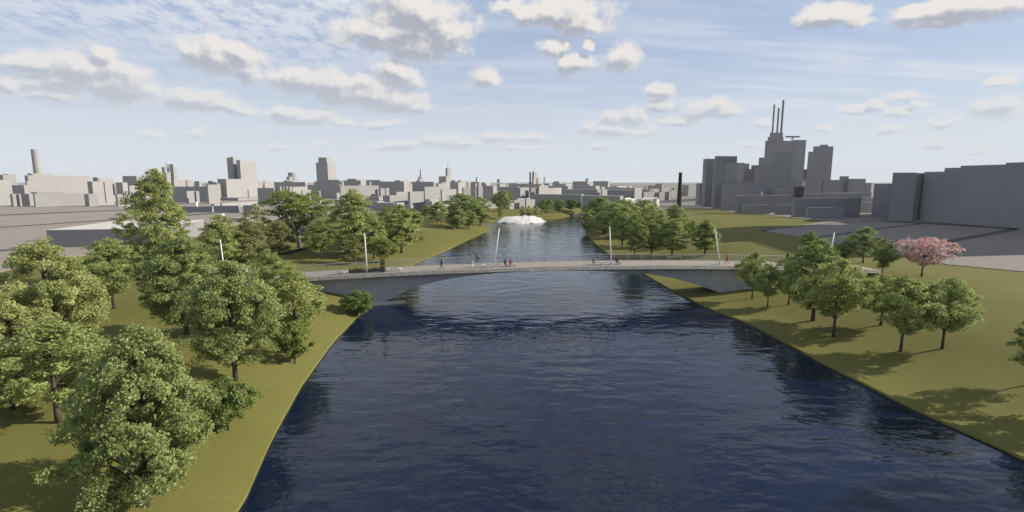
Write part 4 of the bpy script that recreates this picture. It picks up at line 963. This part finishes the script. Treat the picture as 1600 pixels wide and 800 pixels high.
def make_tree(kind, seed):
    H, Wd, cb, prof, nt_, per, cs, leaf, flat, lm, bk, tr, inner = KIND[kind]
    rng = random.Random(seed * 77 + len(kind))
    lob = [(rng.uniform(0, math.tau), rng.uniform(.75, 1.18), rng.uniform(-.06, .06)) for _ in range(9)]
    cents = []
    tries = 0
    while len(cents) < nt_ and tries < 6000:
        tries += 1
        t = rng.random(); a = rng.uniform(0, math.tau)
        k = min(lob, key=lambda l: abs(((a - l[0] + math.pi) % math.tau) - math.pi) + abs(rng.gauss(0, .3)))
        Rm = Wd / 2 * prof(t) * k[1] - cs * 0.5
        if Rm <= 0.05: Rm = 0.05
        if rng.random() > 0.35 + 0.65 * prof(t): continue
        f = rng.uniform(0.2, 0.75) if rng.random() < inner * .8 else rng.uniform(0.78, 1.08)
        z = H * cb + cs * flat * .7 + t * (H * (1 - cb) - cs * flat * 1.2) + k[2] * H * .5
        p = Vector((math.cos(a) * Rm * f, math.sin(a) * Rm * f, z))
        if any((p - c).length < cs * 0.50 for c in cents): continue
        cents.append(p)
    sizes = [cs * rng.uniform(.65, 1.35) for _ in cents]
    root = thing('tree', 'x', 'tree', (0, 0, 0))
    bm = bmesh.new()
    top = H * 0.86; wob = [Vector((rng.uniform(-.02, .02) * H * (i / 6), rng.uniform(-.02, .02) * H * (i / 6), top * i / 6 - (0.3 if i == 0 else 0))) for i in range(7)]
    if kind == 'cedar':
        wob = [Vector((0, 0, -.3)), Vector((.1, 0, H * .14)), Vector((.1, .1, H * .24))]
        add_tube(bm, wob, [tr * 1.25, tr, tr * .85], 10)
        for sx_, sy_ in ((-.26, .05), (.22, -.08), (.05, .25), (.30, .12)):
            add_tube(bm, [wob[-1] - Vector((0, 0, .2)), Vector((sx_ * Wd * .5, sy_ * Wd * .5, H * .40)), Vector((sx_ * Wd * .9, sy_ * Wd * .9, H * .62)), Vector((sx_ * Wd * 1.05, sy_ * Wd * 1.05, H * .85))], [tr * .62, tr * .45, tr * .3, tr * .1], 8)
    else:
        add_tube(bm, wob, [tr * 1.35, tr, tr * .9, tr * .72, tr * .52, tr * .34, tr * .12], 9)
    for c in rng.sample(cents, max(6, len(cents) // 3)):
        rad = math.hypot(c.x, c.y)
        z0 = max(H * cb * .85, c.z - rad * rng.uniform(.45, .85)); z0 = min(z0, top * .9)
        i = min(len(wob) - 2, max(0, int(z0 / top * 6))) if kind != 'cedar' else 1
        b0 = wob[i].lerp(wob[i + 1], .5) if kind == 'cedar' else Vector((wob[i].x, wob[i].y, z0))
        mid = b0.lerp(c, .5) + Vector((rng.uniform(-.1, .1) * rad, rng.uniform(-.1, .1) * rad, rad * .07))
        r0 = tr * (.34 if kind != 'sparse' else .5)
        add_tube(bm, [b0, mid, c], [r0, r0 * .6, r0 * .18], 5, False)
    to_obj('trunk', bm, M[bk], root, smooth_shade=True)
    if kind == 'blossom':
        leaf_cloud('crown', cents, sizes, per, leaf, M[lm], root, seed, flat)
        leaf_cloud('foliage', [c - Vector((0, 0, .15)) for c in cents[::3]], [s * .8 for s in sizes[::3]], 16, leaf * .9, M['leaf_brown'], root, seed + 9, flat)
    else:
        leaf_cloud('crown', cents, sizes, per, leaf, M[lm], root, seed, flat, upbias=0.55 if flat < .4 else 0.35)
    me = [c for c in root.children if c.name.startswith('crown')][0].data
    co = np.empty(len(me.vertices) * 3); me.vertices.foreach_get('co', co); co = co.reshape(-1, 3)
    DIM[(kind, seed)] = (2 * np.percentile(np.hypot(co[:, 0], co[:, 1]), 98.3), np.percentile(co[:, 2], 99.7))
    return root
USED = set()
trng = random.Random(11)
def tree(kind, bx, by, top, width, label, group=None, cat='tree', var=1, name='tree', at=None, hscale=None, tilt=0.0):
    key = (kind, var)
    if at is None: b0 = march(bx, by, ground_z, 10, 1200)
    else: b0 = Vector(at)
    if hscale:
        H, Wd = hscale
    else:
        zt = z_at(bx, top, b0.y); H = zt - b0.z; Wd = width / FPX * depth_of(b0.y, b0.z + H / 2)
    if key not in PROTO: PROTO[key] = make_tree(kind, var)
    p = PROTO[key]
    if key in USED: o = dup(p, b0)
    else: o = p; USED.add(key); o.location = b0
    o.scale = (Wd / DIM[key][0], Wd / DIM[key][0], H / DIM[key][1])
    o.rotation_euler = (Matrix.Rotation(R(tilt), 3, 'Y') @ Matrix.Rotation(trng.uniform(0, math.tau), 3, 'Z')).to_euler(); o.name = name
    tag(o, label, cat, group)
    return o
LB, RB = 'trees on the left bank lawn', 'trees on the right bank lawn'
FL, FR = 'trees on the far left bank', 'trees lining the far right bank'
# left foreground
tree('maple', 228, 790, 515, 222, 'largest leafy tree in the foreground, filling the lower left corner', LB, tilt=2)
tree('maple2', -18, 610, 452, 128, 'light green tree cut by the left edge of the photo', LB)
tree('lime2', 92, 660, 500, 165, 'tree with flat drooping sprays behind and left of the largest foreground tree', LB)
tree('maple', 86, 566, 380, 172, 'broad round tree in front of the low flat hall', LB, var=2)
tree('lime2', 178, 482, 374, 86, 'smaller tree tucked right behind the broad round tree at left', LB, var=2)
tree('layered', 243, 438, 266, 94, 'tallest tree, layered and pointed, with a thin pale trunk', LB, tilt=6)
tree('maple2', 292, 524, 374, 125, 'rounded tree below the leaning mast at the left bridge end', LB, var=2)
tree('maple2', 368, 594, 412, 142, 'tall leafy tree near the water, a small shrub below it', LB)
tree('lime2', 424, 478, 392, 66, 'small tree hiding the left end of the bridge', LB, var=1)
tree('lime', 462, 532, 418, 98, 'leafy tree just in front of the left end of the bridge arch', LB)
tree('shrub', 461, 568, 503, 66, 'round bushy shrub at the waterside below the tree in front of the arch', 'shrubs on the left bank', 'shrub', name='shrub')
tree('shrub', 357, 672, 594, 98, 'round dark shrub nearest the camera on the left bank', 'shrubs on the left bank', 'shrub', name='shrub')
tree('shrub', 559, 492, 454, 54, 'round shrub at the water edge against the bridge arch', 'shrubs on the left bank', 'shrub', var=2, name='shrub')
tree('lime2', 20, 640, 560, 110, 'low spreading tree under the light green one at the left edge', LB, var=2)
# left, behind the bridge
tree('cone', 350, 424, 337, 74, 'layered tree behind the leaning mast at the left bridge end', LB)
tree('dull', 388, 420, 346, 58, 'dull brownish green tree beside the layered one behind the left bridge end', LB)
tree('sparse', 404, 394, 319, 54, 'thin sparse pale tree left of the flat-topped tree', LB)
tree('dull', 437, 398, 345, 50, 'dark drooping tree at the left foot of the flat-topped tree', LB)
tree('cedar', 468, 387, 297, 112, 'wide flat-topped tree with a forked bluish trunk', LB)
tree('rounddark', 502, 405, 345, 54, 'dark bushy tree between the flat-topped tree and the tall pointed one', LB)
tree('cone', 555, 398, 297, 86, 'tall pointed tree in front of the big pale block', LB, var=2)
tree('dull', 548, 412, 366, 54, 'dull dark tree at the foot of the tall pointed tree', LB, var=2)
tree('lime', 584, 404, 340, 50, 'green tree just right of the tall pointed tree', LB)
tree('rounddark', 601, 412, 372, 40, 'low dark tree behind the potted bush on the bridge', LB)
tree('column', 627, 395, 321, 62, 'upright tree with a bare trunk foot nearest the water on the left lawn', LB)
tree('rounddark', 606, 378, 322, 40, 'dark tree peeping out behind the upright one on the left lawn', LB, var=2)
tree('column', 646, 362, 326, 34, 'slim tree at the right end of the left lawn row', LB)
tree('sapling', 659, 378, 367, 11, 'tiny lone sapling on the open left lawn by the water', LB)
tree('column', 664, 340, 320, 21, 'small tree in front of the largest terraced block', FL)
tree('column', 684, 347, 316, 33, 'tree at the left of the clump by the waterside cape', FL)
tree('sparse', 690, 352, 332, 33, 'pale bushy small tree below the left of the cape clump', FL, var=2)
tree('globe', 722, 346, 303, 66, 'biggest dark tree in the middle of the cape clump', FL)
tree('rounddark', 748, 346, 308, 42, 'dark tree at the right of the cape clump', FL)
tree('column', 714, 358, 324, 38, 'bright young tree in front of the cape clump, left one', FL)
tree('column', 732, 357, 328, 28, 'narrow young tree in the front of the cape clump, middle one', FL)
tree('column', 750, 352, 323, 33, 'bright tree nearest the water in front of the cape clump', FL)
tree('globe', 785, 330, 298, 41, 'round dense dark tree alone behind the white mound', FL)
tree('sapling', 783, 344, 321, 14, 'thin sapling at the left edge of the white mound', FL)
def on_mound(bx, by, top, label):
    p = un(bx, by, 2.0); zt = z_at(bx, top, p.y)
    tree('sapling', 0, 0, 0, 0, label, FL, at=p, hscale=(zt - p.z, 11 / FPX * p.y * 1.05))
on_mound(816, 343, 321, 'left one of the two saplings growing out of the white mound')
on_mound(826.5, 342.5, 321, 'right one of the two saplings growing out of the white mound')
tree('sapling', 838, 337, 322, 13, 'sapling just right of the white mound', FL)
tree('rounddark', 853, 334.5, 310, 32, 'leftmost of the three dark trees on the far bank lawn', FL)
tree('rounddark', 873, 333, 311.5, 30, 'middle of the three dark trees on the far bank lawn', FL, var=2)
tree('rounddark', 892, 331.5, 310.5, 30, 'rightmost of the three dark trees on the far bank lawn', FL)
# right, behind the bridge
tree('globe', 935, 352, 308, 59, 'wide tree at the far left of the right-bank row', FR)
tree('globe', 962, 362, 318, 61, 'tree crown filling the gap behind the dark full tree on the right bank', FR, var=2)
tree('lime', 972, 384, 334, 47, 'leafy tree low in the right-bank row, left of the dark upright one', FR)
tree('globe', 1018, 366, 322, 54, 'full tree at the right end of the right-bank row, its top below the chimney', FR)
tree('rounddark', 1032, 384, 340, 45, 'dark tree squeezed between two pale ones behind the bridge railing', FR)
tree('lime', 918, 362, 332, 26, 'small pale tree leaning over the water on the right bank', FR, var=2)
tree('lime', 944, 368, 331, 42, 'bright tree in front of the wide one on the right bank', FR)
tree('globe', 976, 356, 312, 59, 'dark full tree in the middle of the right-bank row', FR, var=2)
tree('globe', 1006, 350, 312, 54, 'full tree at the back right of the right-bank row', FR)
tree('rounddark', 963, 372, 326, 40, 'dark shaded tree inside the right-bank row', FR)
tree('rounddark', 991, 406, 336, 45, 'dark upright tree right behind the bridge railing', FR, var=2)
tree('lime', 1018, 398, 345, 50, 'tree between the dark upright one and the large pale one behind the bridge', FR)
tree('lime', 1050, 399, 343, 59, 'large pale tree behind the bridge on the right bank', FR, var=2)
tree('cone', 1054, 362, 319, 40, 'dark pointed tree at the foot of the tall chimney', FR, var=2)
tree('round', 1081, 384, 345, 33, 'small round tree behind the mast on the right bank', FR)
tree('column', 1101, 398, 344, 42, 'slim tree with a bare foot beside the leaning mast on the right bank', FR)
# right bank, this side of and behind the bridge end
tree('round', 1175, 467, 395, 52, 'small round tree against the right end of the bridge arch', RB)
tree('round', 1199, 480, 417, 46, 'lower round tree just right of the one at the arch end', RB, var=2)
tree('rounddark', 1232, 476, 400, 52, 'dark tree between the small round pair and the big right-hand tree', RB)
tree('lime', 1270, 501, 376, 112, 'biggest tree of the right-hand clump, leafy to the ground', RB)
tree('round', 1302, 526, 408, 104, 'tree with a long bare trunk at the front of the right-hand clump', RB)
tree('rounddark', 1264, 404, 362, 34, 'dark tree top behind the biggest right-hand tree', RB)
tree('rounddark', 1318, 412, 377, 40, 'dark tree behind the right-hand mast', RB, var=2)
tree('lime2', 1348, 411, 355, 46, 'light layered tree standing alone before the shaded plaza', RB)
tree('rounddark', 1378, 431, 374, 40, 'dark oval tree left of the pink blossom tree', RB, var=2)
tree('blossom', 1440, 432, 372, 88, 'pink blossoming tree on the right lawn')
tree('round', 1376, 508, 430, 84, 'tree half hidden behind the two front ones on the right lawn', RB, var=2)
tree('round', 1407, 549, 433, 102, 'round tree nearest the water on the right lawn', RB)
tree('round', 1472, 545, 436, 96, 'round tree with a slim trunk farthest right on the open lawn', RB, var=2)
tree('rounddark', 1612, 600, 495, 72, 'tree cut off by the right edge of the photo', RB)
tree('round', 1720, 640, 470, 150, 'tree standing just outside the right edge of the photo', RB)
tree('lime', 1800, 740, 480, 190, 'tree outside the frame at lower right', RB)

# ------------------------------------------------------------------ the air over the town
m = bpy.data.materials.new('haze'); m.use_nodes = True
t = m.node_tree; t.nodes.clear()
pv = t.nodes.new('ShaderNodeVolumePrincipled')
pv.inputs['Color'].default_value = (0.86, 0.91, 0.97, 1); pv.inputs['Density'].default_value = 0.00006
o_ = t.nodes.new('ShaderNodeOutputMaterial'); t.links.new(pv.outputs[0], o_.inputs['Volume'])
bm = bmesh.new(); add_box(bm, -9000, 9000, -600, 9000, -3.5, 92)
to_obj('haze', bm, m)['kind'] = 'stuff'
